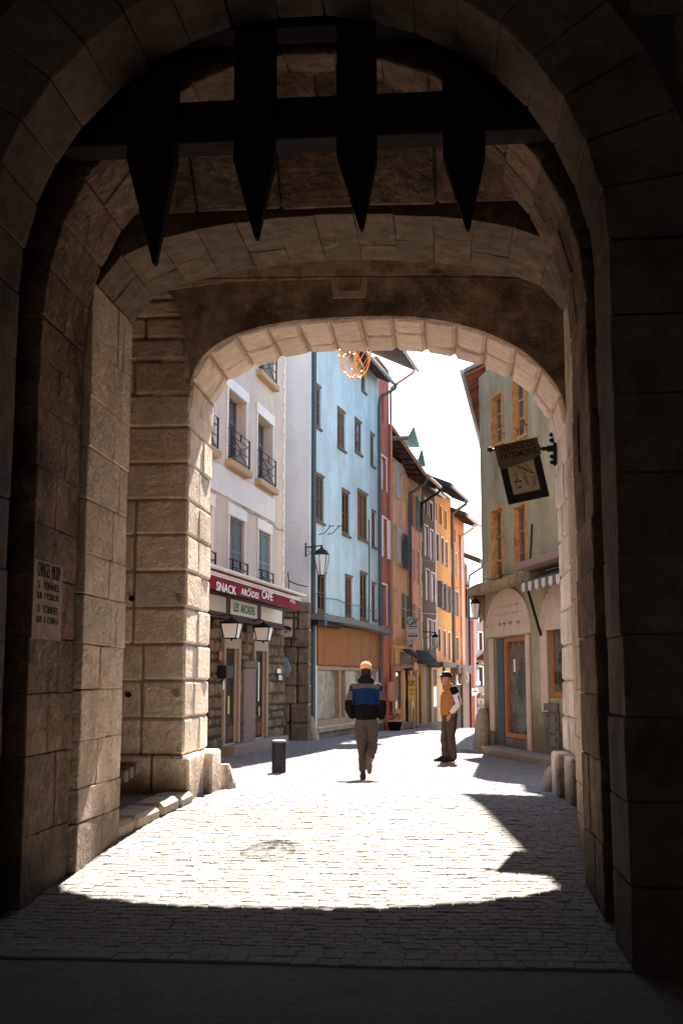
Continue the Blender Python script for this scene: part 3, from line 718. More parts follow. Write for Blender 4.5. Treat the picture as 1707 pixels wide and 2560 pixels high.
# ------------------------------------------------------------------ houses
class Facade:
    def __init__(s, A, B):
        s.A = Vector((A[0], A[1], 0)); s.B = Vector((B[0], B[1], 0)); s.L = (s.B - s.A).length
        s.u = (s.B - s.A).normalized(); s.n = Vector((s.u.y, -s.u.x, 0)); s.m = frame_mtx(s.A, s.u, (0, 0, 1))
    def pt(s, a, z, o=0): return s.A + s.u * a + Vector((0, 0, z)) + s.n * o
    def px(s, px, py, o=0):             # where the sight line through a photo pixel meets the wall plane: (s, z)
        v = ray(px, py); E_ = Vector((0, 0, EYE)); k = (s.A + s.n * o - E_).dot(s.n) / v.dot(s.n); q = E_ + v * k
        return (q - s.A).dot(s.u), q.z
    def rect(s, xl, xr, yt, yb, o=0):
        xm = (xl + xr) / 2; a, b_ = s.px(xl, (yt + yb) / 2, o)[0], s.px(xr, (yt + yb) / 2, o)[0]
        return min(a, b_), max(a, b_), s.px(xm, yb, o)[1], s.px(xm, yt, o)[1]
    def mtx(s, a, z, o): return frame_mtx(s.pt(a, z, o), s.u, (0, 0, 1))
def fbox(F, parent, name, mat, s0, s1, z0, z1, o0, o1, b=0, j=0):
    m = MB(); m.box(s0, s1, z0, z1, o0, o1, b=b, j=j); return m.build(name, mat, parent, xf=F.m)
def house(name, label, F, z0, H, mat, openings, depth=7, dep=.22, ext=(0, 0), side_mat=None, wall_name='wall'):
    """wall mesh with real openings (s0, s1, z0, z1) and reveals, on a closed body"""
    root = empty(name, F.pt(F.L / 2, z0, -.5), label, 'house')
    S = sorted({-ext[0], F.L + ext[1]} | {v for o in openings for v in o[:2]}); Z = sorted({z0, H} | {v for o in openings for v in o[2:4]})
    m = MB()
    for a, b_ in zip(S, S[1:]):
        for c, d in zip(Z, Z[1:]):
            ca, cc = (a + b_) / 2, (c + d) / 2
            if not any(o[0] < ca < o[1] and o[2] < cc < o[3] for o in openings):
                m.face([(a, c, 0), (b_, c, 0), (b_, d, 0), (a, d, 0)])
    for (a, b_, c, d) in [o[:4] for o in openings]:
        r = [(a, c), (b_, c), (b_, d), (a, d)]
        for (p0, p1) in zip(r, r[1:] + r[:1]): m.face([(p0[0], p0[1], 0), (p0[0], p0[1], -dep - .12), (p1[0], p1[1], -dep - .12), (p1[0], p1[1], 0)])
    a, b_ = -ext[0], F.L + ext[1]
    for q in ([(a, z0, 0), (a, H, 0), (a, H, -depth), (a, z0, -depth)], [(b_, z0, 0), (b_, z0, -depth), (b_, H, -depth), (b_, H, 0)],
              [(a, z0, -depth), (a, H, -depth), (b_, H, -depth), (b_, z0, -depth)], [(a, H, 0), (b_, H, 0), (b_, H, -depth), (a, H, -depth)]): m.face(q)
    m.build(wall_name, mat, root, xf=F.m); return root
def window(F, root, r, dep=.18, frame='brown_wood', fw=.055, glass='glass', mull=1, bars=0, surround=None, sw=.09, sill=None, shut=None, shut_mat='grey_shutter', slats=0):
    a, b_, c, d = r; e = .004
    if shut != 'closed':
        m = MB()
        m.box(a + e, a + fw, c + e, d - e, -dep - .05, -dep); m.box(b_ - fw, b_ - e, c + e, d - e, -dep - .05, -dep)
        m.box(a + fw, b_ - fw, c + e, c + fw, -dep - .049, -dep - .002); m.box(a + fw, b_ - fw, d - fw, d - e, -dep - .049, -dep - .002)
        xs = [a + fw + (b_ - a - 2 * fw) * k / (mull + 1) for k in range(1, mull + 1)]
        for x in xs: m.box(x - .03, x + .03, c + fw, d - fw, -dep - .047, -dep + .006)
        for k in range(1, bars + 1):
            z = c + fw + (d - c - 2 * fw) * k / (bars + 1); m.box(a + fw, b_ - fw, z - .018, z + .018, -dep - .045, -dep - .004)
        w = m.build('window', frame, root, xf=F.m)
        ed = [a + fw] + xs + [b_ - fw]
        for x0, x1 in zip(ed, ed[1:]): fbox(F, w, 'pane', glass, x0, x1, c + fw, d - fw, -dep - .034, -dep - .026)
    else:
        w = fbox(F, root, 'window', 'black_void', a + e, b_ - e, c + e, d - e, -.16, -.14)
        mid = (a + b_) / 2
        for x0, x1 in ((a + .01, mid - .006), (mid + .006, b_ - .01)): leaf(F, w, shut_mat, x0, x1, c + .01, d - .01, -.075, slats)
    if surround:
        m = MB(); m.box(a - sw, a - e, c, d + sw, .002, .028); m.box(b_ + e, b_ + sw, c, d + sw, .002, .028); m.box(a - e, b_ + e, d + e, d + sw, .002, .027)
        m.build('surround', surround, w, xf=F.m)
    if sill: fbox(F, w, 'sill', sill, a - .07, b_ + .07, c - .09, c - .004, -.02, .09, b=.012)
    return w
def leaf(F, parent, mat, x0, x1, z0, z1, o, slats=0, th=.035, name='shutter'):
    m = MB(); st = min(.05, (x1 - x0) * .16)
    if slats:
        m.box(x0, x0 + st, z0, z1, o, o + th); m.box(x1 - st, x1, z0, z1, o, o + th)
        zs_ = [z0, (z0 + z1) / 2 - .03, z1 - .06]
        for z in zs_: m.box(x0 + st, x1 - st, z, z + .06, o + .002, o + th - .002)
        n = slats
        for k in range(n):
            z = z0 + .07 + (z1 - z0 - .14) * (k + .5) / n; h = (z1 - z0) / n * .36
            m.hexa([((x1 - st) if i & 1 else (x0 + st), z + (h if i & 2 else -h), o + (.006 if i & 2 else th - .012) + (.008 if i & 4 else 0)) for i in range(8)])
        m.box(x0 + st, x1 - st, z0 + .05, z1 - .05, o - .004, o + .001)
    else:
        n = max(2, int((x1 - x0) / .12))
        for k in range(n): m.box(x0 + (x1 - x0) * k / n + .002, x0 + (x1 - x0) * (k + 1) / n - .002, z0, z1, o, o + th)
        for t in (.15, .8): m.box(x0 + .004, x1 - .004, z0 + (z1 - z0) * t, z0 + (z1 - z0) * t + .07, o + th, o + th + .015)
    return m.build(name, mat, parent, xf=F.m)
def roof(F, root, H, ov, s0, s1, back=4.5, rise=2.6, mat='roof_dark', gut='zinc', soff='soffit_wood', th=.16, rafters=0, near_ov=.25):
    ov2 = ov if isinstance(ov, tuple) else (ov, ov); H2 = H if isinstance(H, tuple) else (H, H); ov, H = ov2[0], H2[0]
    k = rise / (back + ov)
    def sl(name, mt, dz0, dz1, inset, x0, x1):
        m = MB(); cs = []
        for i in range(8):
            q = i & 1; o = -back if i & 2 else ov2[q] - inset
            cs.append((x1 if q else x0, H2[q] + (rise if i & 2 else k * inset) + (dz1 if i & 4 else dz0), o))
        m.hexa(cs); return m.build(name, mt, root, xf=F.m)
    rf = sl('roof', mat, .06, .06 + th, 0, s0 - near_ov, s1 + .1)
    sl('soffit', soff, 0, .055, .05, s0 - near_ov + .02, s1 + .08)
    if rafters:
        for i in range(rafters):
            t_ = (i + .5) / rafters; a = s0 + (s1 - s0) * t_; ovt = ov2[0] + (ov2[1] - ov2[0]) * t_; Ht = H2[0] + (H2[1] - H2[0]) * t_; m = MB(); cs = []
            for q in range(8):
                o = 0.02 if q & 2 else ovt - .1
                cs.append((a + (.05 if q & 1 else -.05), Ht + k * (ovt - o) - (.0 if q & 4 else .12) - .005, o))
            m.hexa(cs); m.build('rafter', soff, root, xf=F.m)
    if gut:
        m = MB(); m.tube([(s0 - near_ov - .05, H2[0] + .06, ov2[0] + .05), (s1 + .1, H2[1] + .03, ov2[1] + .05)], .065, 8); m.build('gutter', gut, root, xf=F.m)
    return rf
def pipe(F, root, mat, s, H, ov, z0, r=.045, s_g=None):
    m = MB(); sg = s if s_g is None else s_g
    m.tube([(sg, H + .02, ov + .05), (sg, H - .15, ov), (s, H - .15 - ov * .55, .1), (s, H - .45 - ov * .55, .07), (s, z0, .07)], r, 8)
    o = m.build('drainpipe', mat, root, xf=F.m)
    return o

Z3 = Vector((0, 0, 1))
# ---- cafe house, left, beige render over rubble stone
F = FC = Facade((-5.07, 19.5), (-4.07, 29.5))
op = {}
op['r1a'] = F.rect(568.5, 614, 988, 1164); op['r1b'] = F.rect(642, 680, 1037, 1205)
op['r2a'] = F.rect(571, 609, 1296, 1462); op['r2b'] = F.rect(644, 674, 1324, 1470)
zA, zB = op['r1a'][2], op['r2a'][2]
for k in ('r1b',): op[k] = op[k][:2] + op['r1a'][2:]
op['r2b'] = op['r2b'][:2] + op['r2a'][2:]
h3 = op['r1a'][3] - op['r1a'][2]; pitch3 = op['r1a'][2] - op['r2a'][2]
op['r0a'] = op['r1a'][:2] + (zA + pitch3, zA + pitch3 + h3); op['r0b'] = op['r1b'][:2] + op['r0a'][2:]
wstep = op['r1b'][0] - op['r1a'][0]
for k in ('r0', 'r1', 'r2'): op[k + 'z'] = (op[k + 'a'][0] - wstep, op[k + 'a'][1] - wstep) + op[k + 'a'][2:]
d1 = F.rect(556, 590, 1621, 1851); d2 = F.rect(631, 660, 1624, 1836)
zf = gz(25) + .22
d1 = d1[:2] + (zf, d1[3]); d2 = d2[:2] + (zf, d1[3])
cafe = house('cafe_house', 'beige rendered house with rubble stone ground floor and iron window railings', F, gz(24) - .3, 11.6, 'cafe_render', list(op.values()) + [d1, d2], depth=6, ext=(1.5, 0))
for k, r in op.items():
    if k[1] == '2':
        w = window(F, cafe, r, shut='closed', shut_mat='grey_shutter' if k != 'r2b' else 'teal_shutter', slats=20)
    else:
        w = window(F, cafe, r, dep=.22, frame='grey_shutter', glass='blue_glass', fw=.05, bars=2)
        if k == 'r1a': leaf(F, w, 'grey_shutter', r[0] + .01, r[0] + .05, r[2] + .02, r[3] - .02, -.20, 0); leaf(F, w, 'grey_shutter', r[0] + .004, r[0] + .30, r[2] + .02, r[3] - .02, -.21, 22)
    m = MB(); s_ = .075
    m.box(r[0] - s_, r[0] - .003, r[2] - .0, r[3] + .003, .002, .03); m.box(r[1] + .003, r[1] + s_, r[2], r[3] + .003, .002, .03)
    m.box(r[0] - s_ - .06, r[1] + s_ + .06, r[3] + .004, r[3] + .26, .002, .045, b=.008); m.build('surround', 'cream_trim', w, xf=F.m)
    if k[1] in '01': fbox(F, w, 'sill', 'sill_stone', r[0] - .12, r[1] + .12, r[2] - .16, r[2] - .004, -.2, .16, b=.02)
    # iron railing
    m = MB(); z0, z1 = (r[2] + .05, r[2] + .68) if k[1] in '01' else (r[2] + .05, r[2] + .5); o = .10; a, b_ = r[0] - .05, r[1] + .05; q = .012
    def bar(p, q2, r_=.011): m.tube([p, q2], r_, 5)
    for z in (z0, z1, z1 - .16): bar((a, z, o), (b_, z, o))
    for x in (a + .03, a + .09, b_ - .03, b_ - .09): bar((x, z0, o), (x, z1, o))
    xm = (a + b_) / 2; zm = (z0 + z1 - .16) / 2; hw = .085
    for sx, sz in ((-1, -1), (1, -1), (-1, 1), (1, 1)): bar((xm + sx * hw * .8, zm + sz * hw * .8, o), (xm + sx * (b_ - a) * .40, zm + sz * (z1 - .16 - z0) / 2, o))
    for sx in (-1, 1): bar((xm + sx * hw, zm, o), (xm + sx * (b_ - a) * .40, zm, o))
    m.box(xm - hw, xm + hw, zm - hw, zm + hw, o - .006, o + .006); bar((xm - .02, z1 - .16, o), (xm - .02, z1, o)); bar((xm + .02, z1 - .16, o), (xm + .02, z1, o))
    for x in (a, b_): 
        for z in (z0, z1): bar((x, z, -.02), (x, z, o))
    m.build('railing', 'iron', w, xf=F.m)
bz0, bz1 = F.px(630, 1278)[1], F.px(630, 1213)[1]; bs = F.px(686, 1270)[0]
fbox(F, cafe, 'string_band', 'cafe_band', -1.4, bs, bz0, bz1, .003, .03, b=.012)
z = F.px(705, 1470)[1]; k = 0
while z < 11.4:
    w_ = .16 if k % 2 else .26
    m = MB(); m.box(F.L - w_, F.L + .012, z + .004, z + .196, -.15, .022, b=.008); m.build('quoin', 'quoin_cream', cafe, xf=F.m); z += .2; k += 1
roof(F, cafe, 11.6, .3, -1.4, F.L, gut=None)
# rubble ground floor, stone by stone
zt = F.px(640, 1560)[1] + .12; z = gz(25) - .08; pil = F.rect(600, 628, 1657, 1852)
while z < zt:
    hh = random.uniform(.15, .32); x = F.px(531, 1700)[0] - .3
    while x < F.L - .02:
        w_ = random.uniform(.20, .62); x2 = min(x + w_, F.L + .0); zz = min(z + hh, zt)
        parts_ = [(x, x2)]
        for r in (d1, d2):
            out = []
            for p0, p1 in parts_:
                lo, hi = r[0] - .10, r[1] + .10
                if z < r[3] + .26 and p1 > lo and p0 < hi:
                    if p0 < lo: out.append((p0, lo))
                    if p1 > hi: out.append((hi, p1))
                else: out.append((p0, p1))
            parts_ = out
        for p0, p1 in parts_:
            if pil[0] - .05 < (p0 + p1) / 2 < pil[1] + .05 and z < pil[3]: continue
            if p1 - p0 > .07:
                m = MB(); m.box(p0 + .01, p1 - .01, z + .01, zz - .01, -.1, random.uniform(.025, .06), b=.045, j=.026); m.build('stone', 'rubble', cafe, xf=F.m)
        x = x2
    z += hh
for k_, (a_, b2_) in enumerate(((-1.4, d1[0] - .004), (d1[1] + .004, d2[0] - .004), (d2[1] + .004, F.L))): fbox(F, cafe, 'mortar_bed', 'dark_mortar', a_, b2_, gz(25) - .3, zt, .002, .014)
fbox(F, cafe, 'granite_pillar', 'granite', pil[0], pil[1], zf - .1, pil[3] - .12, .0, .10, b=.02)
fbox(F, cafe, 'pillar_capital', 'rubble', pil[0] - .07, pil[1] + .07, pil[3] - .115, pil[3] + .05, .0, .14, b=.03)
for r in (d1, d2):
    m = MB()
    m.box(r[1] + .003, r[1] + .11, zf, r[3] + .22, -.02, .075, b=.01); m.box(r[0] - .10, r[0] - .003, zf, r[3] + .22, -.02, .075, b=.01); m.box(r[0], r[1], r[3] + .003, r[3] + .26, -.02, .074, b=.01)
    m.build('door_surround', 'surround_pink', cafe, xf=F.m)
    dd = fbox(F, cafe, 'door', 'sign_brown', r[0] + .004, r[1] - .004, r[2] + .004, r[3] - .004, -.09, -.04, b=.006)
    xm = (r[0] + r[1]) / 2
    for a, b_ in ((r[0] + .07, xm - .035), (xm + .035, r[1] - .07)): fbox(F, dd, 'pane', 'glass', a, b_, r[2] + .45, r[3] - .10, -0.042, -0.034)
    for a, b_ in ((r[0] + .07, xm - .035), (xm + .035, r[1] - .07)): fbox(F, dd, 'panel', 'brown_wood', a, b_, r[2] + .08, r[2] + .36, -0.042, -0.028, b=.006)
    if r is d1: fbox(F, dd, 'push_plate', 'brass', xm - .02, xm + .09, r[2] + .62, r[2] + 1.0, -0.034, -0.018); 
    else: fbox(F, dd, 'notice_strip', 'white_paint', xm + .10, xm + .19, r[2] + .85, r[2] + 1.75, -0.033, -0.028); fbox(F, dd, 'handle', 'brass', xm + .1, xm + .16, r[2] + .5, r[2] + .72, -0.030, 0.000)
s0, s1 = F.px(552, 1880)[0], F.px(688, 1845)[0]
fbox(F, cafe, 'door_step', 'step_stone', s0 - .2, s1, gz(25) - .15, zf - .01, .0, .34, b=.02, j=.008)
for nm, mt, r in (('letter_box', 'iron', (538, 556, 1664, 1696)), ('paper_notice', 'white_paint', (549, 556, 1702, 1724)), ('paper_notice', 'goods_red', (540, 547, 1628, 1651)), ('paper_notice', 'white_paint', (686, 695, 1672, 1683)), ('paper_notice', 'panel_cream', (690, 698, 1688, 1700))):
    r_ = F.rect(*r); 
    if nm == 'letter_box': fbox(F, cafe, nm, mt, r_[0], r_[1], r_[2], r_[3], .05, .24, b=.01)
    else: fbox(F, cafe, nm, mt, r_[0], r_[1], r_[2], r_[3], .066, .072)
# light box sign
sg = empty('light_box_sign', F.pt(5, F.px(620, 1525, .1)[1], .1), 'brown light box sign over the cafe doors reading LES ARCADES in green', 'sign')
sa, sb_ = F.px(529, 1520, .22)[0] - .9, F.px(712, 1530, .22)[0]; za, zb_ = F.px(620, 1552, .22)[1], F.px(620, 1498, .22)[1]
fbox(F, sg, 'case', 'sign_brown', sa, sb_, za, zb_, .07, .20, b=.012)
pw = [(F.px(a, 1520, .22)[0], F.px(b_, 1520, .22)[0]) for a, b_ in ((520, 566), (578, 644), (654, 706))]
hz = zb_ - za
for i, (a, b_) in enumerate(pw):
    p_ = fbox(F, sg, 'panel', 'panel_cream', a, b_, za + hz * .17, zb_ - hz * .17, .20, .212, b=.004)
    if i == 1:
        text(p_, 'lettering', 'LES', .2, 'letter_green', F.mtx(a + (b_ - a) * .19, (za + zb_) / 2, .216), .001, .006, (b_ - a) * .20, height=hz * .40)
        text(p_, 'lettering', 'ARCADES', .2, 'letter_green', F.mtx(a + (b_ - a) * .62, (za + zb_) / 2, .216), .001, .006, (b_ - a) * .56, height=hz * .40)
ms = MB(); ms.box(sa, sb_ + .04, za - .05, za - .004, .05, .24, b=.008); ms.box(sa, sb_ + .04, zb_ + .004, zb_ + .05, .05, .24, b=.008); ms.build('moulding', 'sign_brown', sg, xf=F.m)
# awning
aw = empty('awning', F.pt(5, F.px(640, 1470, .8)[1], .4), 'burgundy cafe awning with white lettering along its valance', 'awning')
oa = .82
v0, v1 = F.px(531, 1462, oa)[0] - 1.5, F.px(750, 1500, oa)[0]
vt, vb = F.px(640, 1466, oa)[1], F.px(640, 1497, oa)[1]
vb -= .02
val = MB(); n = 40
for i in range(n):
    a, b_ = v0 + (v1 - v0) * i / n, v0 + (v1 - v0) * (i + 1) / n
    w0, w1 = .012 * math.sin(i * .9), .012 * math.sin((i + 1) * .9)
    val.hexa([((b_ if q & 1 else a), (vt if q & 2 else vb), oa + ((w1 if q & 1 else w0) if not q & 2 else 0) + (.008 if q & 4 else 0)) for q in range(8)])
val = val.build('valance', 'burgundy', aw, xf=F.m)
m = MB(); m.box(v0, v1, vt - .035, vt - .012, oa + .0105, oa + .014); m.build('piping', 'letter_white', val, xf=F.m)
zc_ = F.px(650, 1453, oa + .08)[1]
fb = MB(); fb.hexa([((v1 - .02 if q & 1 else v0), (vt if q & 2 else vt + .35) + (.02 if q & 4 else 0), (oa if q & 2 else .06)) for q in range(8)]); fb.build('canopy', 'burgundy', aw, xf=F.m)
fbox(F, aw, 'hood', 'cream_trim', v0, v1 + .25, zc_ - .012, zc_ + .03, .03, oa + .1)
m = MB(); m.tube([(v0, vt + .02, oa - .01), (v1 + .02, vt + .02, oa - .01)], .03, 8); m.build('front_bar', 'cream_trim', aw, xf=F.m)
m = MB()
for s_ in (v1 - .5, v1 - 3): m.tube([(s_, vt + .02, oa - .03), (s_ - .3, vt - .12, .4), (s_, vt + .1, .07)], .018, 6)
m.build('folding_arm', 'grey_metal', aw, xf=F.m)
def vtext(s_, xa, xb, yt, yb, mt='letter_white', bold=.004):
    a, b_ = F.px(xa, (yt + yb) / 2, oa)[0], F.px(xb, (yt + yb) / 2, oa)[0]; xm = (xa + xb) / 2
    z0, z1 = F.px(xm, yb, oa)[1], F.px(xm, yt, oa)[1]
    text(val, 'lettering', s_, .2, mt, F.mtx((a + b_) / 2, (z0 + z1) / 2, oa + .024), .001, bold, b_ - a, height=z1 - z0)
vtext('SNACK', 538, 588, 1460, 1482); vtext('ARCADES', 600, 644, 1476, 1492); vtext('CAFE', 652, 679, 1479, 1499); vtext('PITER', 723, 736, 1501, 1508, bold=.0); vtext('les', 619, 625, 1470, 1475, bold=0)
mi = MB(); c_ = F.px(729, 1497, oa)
mi.tube([(c_[0] - .03, c_[1] - .04, oa + .022), (c_[0] - .02, c_[1] + .03, oa + .022), (c_[0] + .01, c_[1] + .09, oa + .022), (c_[0] + .01, c_[1] + .02, oa + .022), (c_[0] + .035, c_[1] - .04, oa + .022), (c_[0] - .03, c_[1] - .04, oa + .022)], .008, 5); mi.build('emblem', 'letter_white', val, xf=F.m)
# two cafe lanterns
def cafe_lantern(px0, px1, pyt, pyb, label):
    o_ = .42; c = F.px((px0 + px1) / 2, pyt, o_); c2 = F.px((px0 + px1) / 2, pyb, o_); w_ = (F.px(px1, pyt, o_)[0] - F.px(px0, pyt, o_)[0])
    r0 = .175; z1, z0 = c[1], c2[1]; L = empty('cafe_lantern', F.pt(c[0], z1, o_), label, 'lantern', 'white glass lanterns beside the cafe doors')
    def sq(r, z, e=0): return [(c[0] + r * sx, z, o_ + r * sy) for sx, sy in ((-1, -1), (1, -1), (1, 1), (-1, 1))]
    m = MB(); m.loft([sq(r0 * .70, z0), sq(r0, z1)], False); m.build('glass', 'opal_glass', L, xf=F.m)
    m = MB(); m.loft([sq(r0 * 1.16, z1 + .004), sq(r0 * 1.1, z1 + .03), sq(r0 * .3, z1 + .10), sq(.02, z1 + .13)], False); m.build('hood', 'iron', L, xf=F.m)
    m = MB()
    for (p, q) in zip(sq(r0 * .71, z0), sq(r0 * 1.01, z1)): m.tube([p, q], .012, 5)
    b4 = sq(r0 * .71, z0); m.tube(b4, .012, 5, closed=True); m.lathe([(.001, z0 - .07), (.02, z0 - .05), (.02, z0 - .01)], c[0], o_, 8) if False else None
    m.tube([(c[0], z0 - .05, o_), (c[0], z0, o_)], [.014, .03], 6); m.build('frame', 'iron', L, xf=F.m)
    m = MB(); m.tube([(c[0], z1 + .12, o_), (c[0], z1 + .17, o_), (c[0] - .05, z1 + .19, o_ - .1), (c[0] - .25, z1 + .12, .1)], .014, 6); m.box(c[0] - .30, c[0] - .2, z1 - .1, z1 + .3, .06, .10); m.build('arm', 'iron', L, xf=F.m)
cafe_lantern(560, 599, 1560, 1596, 'white trapezoid lantern above the nearer cafe door, under the blank sign panel')
cafe_lantern(642, 676, 1570, 1602, 'white trapezoid lantern above the farther cafe door')

# ---- blue house
F = FB = Facade((-3.58, 31.2), (-2.176, 38.95))
rows = {'a1': (786.3, 802, 965, 1068), 'a2': (843.7, 863, 1027, 1122), 'a3': (887, 904, 1053, 1132), 'a4': (926, 936, 1087, 1164), 'z3': (903, 914, 890, 978),
        'b1': (787, 810, 1189, 1304), 'b2': (855, 874, 1229, 1337), 'b3': (894, 919, 1232, 1349), 'b4': (929.5, 939, 1280, 1367),
        'c1': (793.6, 815, 1432, 1531), 'c2': (863, 880.7, 1442, 1543), 'c3': (900, 918, 1434, 1550), 'c4': (930, 939, 1460, 1548)}
op = {k: F.rect(*v) for k, v in rows.items()}
shop = F.rect(792, 950, 1580, 1826); shop = (shop[0] + .02, shop[1], gz(34) + .32, F.px(870, 1560)[1])
HB = P(950, 965, 39.2).z
blue = house('blue_house', 'tall pale blue house with small wooden windows and a boarded shop', F, gz(34) - .3, HB, 'blue_render', list(op.values()) + [shop], depth=6.5)
fbox(F, blue, 'side_wall', 'white_render', -.06, -.004, gz(31) - .2, HB, -6.5, .001)
for k, r in op.items():
    w = window(F, blue, r, dep=.04, frame='brown_wood' if k[0] in 'bc' else 'worn_wood', fw=.10, glass='brown_wood' if k in ('b3', 'a2', 'c2') else ('blue_glass' if k in ('b1', 'a3') else 'glass'), bars=2 if k[0] == 'a' else 1)
    m = MB(); e = .05; m.box(r[0] - e, r[0] - .003, r[2], r[3], .002, .012); m.box(r[0] - e, r[1] + .03, r[3] + .002, r[3] + .06, .002, .02); m.box(r[0] - e, r[1] + .05, r[2] - .07, r[2] - .003, .002, .05); m.build('surround', 'worn_wood', w, xf=F.m)
roof(F, blue, HB, .5, 0, F.L, gut='grey_metal', back=4, rise=2.2, near_ov=.5)
pipe(F, blue, 'dark_pipe', F.L + .02, HB, .6, gz(39), r=.06, s_g=F.L + .15)
pipe(F, blue, 'dark_pipe', .10, HB, .6, gz(31), r=.062)
# shop front
cz0, cz1 = F.px(870, 1566)[1], F.px(870, 1552)[1]
m = MB()
for i in range(12):
    a, b_ = F.L * 1.06 * i / 12 - .1, F.L * 1.06 * (i + 1) / 12 - .1
    m.hexa([((b_ if q & 1 else a), (cz1 if q & 2 else cz0) - .10 * (((b_ if q & 1 else a) / F.L) ** 3) , (.42 if q & 4 else .0)) for q in range(8)])
m.build('shop_cornice', 'dark_stone', blue, xf=F.m)
m = MB(); m.box(-.1, F.L * .3, cz0 - .14, cz0 - .02, .0, .25); m.build('cornice_lining', 'iron', blue, xf=F.m)
bs0, bs1 = F.px(791, 1620)[0], F.px(949, 1620)[0]; bz0 = F.px(870, 1664)[1]; bz1 = cz0 - .05
nb = 14
fas = fbox(F, blue, 'shop_fascia', 'shop_board', bs0, bs1, bz0 - .02, bz1, .0, .03)
for i in range(nb):
    a, b_ = bs0 + (bs1 - bs0) * i / nb, bs0 + (bs1 - bs0) * (i + 1) / nb; fbox(F, fas, 'plank', 'shop_board', a + .004, b_ - .004, bz0, bz1 - .004, .031, .052 + random.uniform(0, .006))
sf = fbox(F, blue, 'shop_front', 'shop_frame', bs0, bs1, gz(34) + .30, bz0 - .024, -.20, -.14)
wz0, wz1 = gz(34) + .52, bz0 - .16
for a, b_ in ((795, 848), (866, 905), (909, 934), (938, 949)):
    s0, s1 = F.px(a, 1740)[0], F.px(b_, 1740)[0]; fbox(F, sf, 'pane', 'dusty_glass', s0 + .05, s1 - .05, wz0, wz1, -.12, -.105)
m = MB()
for px in (791, 851, 866, 907, 936, 949):
    s0 = F.px(px, 1740)[0]; m.box(s0 - .05, s0 + .05, gz(34) + .3, bz0 - .03, -.138, -.02, b=.006)
m.box(bs0, bs1, wz1 + .01, bz0 - .03, -.139, -.015, b=.006); m.box(bs0, bs1, wz0 - .20, wz0 - .01, -.139, -.01, b=.006); m.build('mullion', 'shop_frame', sf, xf=F.m)
n = 9
pz = MB()
for i in range(n):
    a, b_ = bs0 - .1 + (bs1 - bs0 + .2) * i / n, bs0 - .1 + (bs1 - bs0 + .2) * (i + 1) / n
    fbox(F, blue, 'plinth_stone', 'buttress_stone', a + .008, b_ - .008, gz(34) - .2, gz(34) + .17 + random.uniform(-.01, .01), -.1, .05, b=.02, j=.01)
fbox(F, blue, 'shop_sill', 'shop_frame', bs0 - .1, bs1 + .05, gz(34) + .18, gz(34) + .30, -.15, .12, b=.015)
fbox(F, blue, 'pillar', 'shop_board', bs1 + .04, bs1 + .28, gz(38) - .1, bz1, .0, .10, b=.01)
# rough stone buttress on the near corner, block by block
bt = P(760, 1505, 31.0).z; z = gz(31) - .1; k = 0
while z < bt:
    hh = random.uniform(.36, .62) if k else .55; zz = min(z + hh, bt)
    xs = [-3.53, -3.53 - random.choice((.34, .52)), -4.5 - random.uniform(0, .3), -5.4]
    for a, b_ in zip(xs, xs[1:]):
        top = zz if a > -4.4 or True else zz
        stone(blue, 'buttress_stone', box=(b_ + .008, a - .008, 30.72 + random.uniform(-.02, .03), 31.12, z + .008, top - .008), b=.04, j=.015)
    z = zz; k += 1
fbox(F, blue, 'number_plate', 'blue_plate', F.px(769, 1555)[0] - .0, F.px(776, 1555)[0] + .0, F.px(772, 1564)[1], F.px(772, 1548)[1], .46, .47)
m = MB(); c_ = P(707, 1668, 30.66); m.lathe([(.0, c_.z - .3)] + [(.15 * math.sin(t) * (1.1 if t < 1.5 else .9), c_.z - .3 * math.cos(t)) for t in [.4, .9, 1.4, 1.9, 2.5]] + [(.0, c_.z + .3)], 0, 0, 14)
for v in m.v: v.x = c_.x + v.x * 1.4; v.y = 30.66 + v.y * .25
m.build('faded_mural', 'faded_blue', blue)
# laundry brackets
m = MB()
for px, py in ((800, 1316), (822, 1316)):
    s_, z_ = F.px(px, py); m.tube([(s_ - .15, z_ - .25, .0), (s_, z_ - .2, .12), (s_ + .02, z_, .3), (s_ + .3, z_ + .05, .3)], .012, 5)
    m.tube([(s_ - .2, z_ - .02, .3), (s_ + .35, z_ + .04, .3)], .012, 5)
m.build('drying_rack', 'iron', blue, xf=F.m)
m = MB(); a_, b2_ = F.px(921, 1300), F.px(921, 1552); m.tube([(a_[0], a_[1], .015), (a_[0] + .02, (a_[1] + b2_[1]) / 2, .02), (b2_[0], b2_[1], .015)], .014, 5); m.build('wall_cable', 'iron', blue, xf=F.m)
# oval pub sign on brackets in front of the buttress
pb = empty('oval_sign', P(715, 1575, 29.9), 'pale square sign with a dark oval hanging in front of the stone buttress', 'sign')
a, b_ = P(682, 1592, 29.9), P(731, 1549, 29.9)
m = MB(); m.box(a.x, b_.x, 29.885, 29.915, a.z, b_.z, b=.004); brd = m.build('board', 'arch_plaster', pb)
cx_, cz_ = P(707, 1573, 29.9).x, P(707, 1573, 29.9).z; rx, rz_ = (P(729, 1573, 29.9).x - cx_), .095
m = MB(); m.prism([(cx_ + rx * math.cos(t * math.pi / 14), cz_ + rz_ * math.sin(t * math.pi / 14)) for t in range(28)], 29.876, 29.886); ov_ = m.build('oval', 'letter_black', brd)
text(ov_, 'lettering', 'Aux', .1, 'letter_white', frame_mtx((cx_ - .05, 29.874, cz_ + .035), (1, 0, 0), (0, 0, 1)), .001, 0, .13, height=.05)
text(ov_, 'lettering', 'Caistres', .1, 'letter_white', frame_mtx((cx_ + .02, 29.874, cz_ - .03), (1, 0, 0), (0, 0, 1)), .001, 0, .30, height=.055)
m = MB()
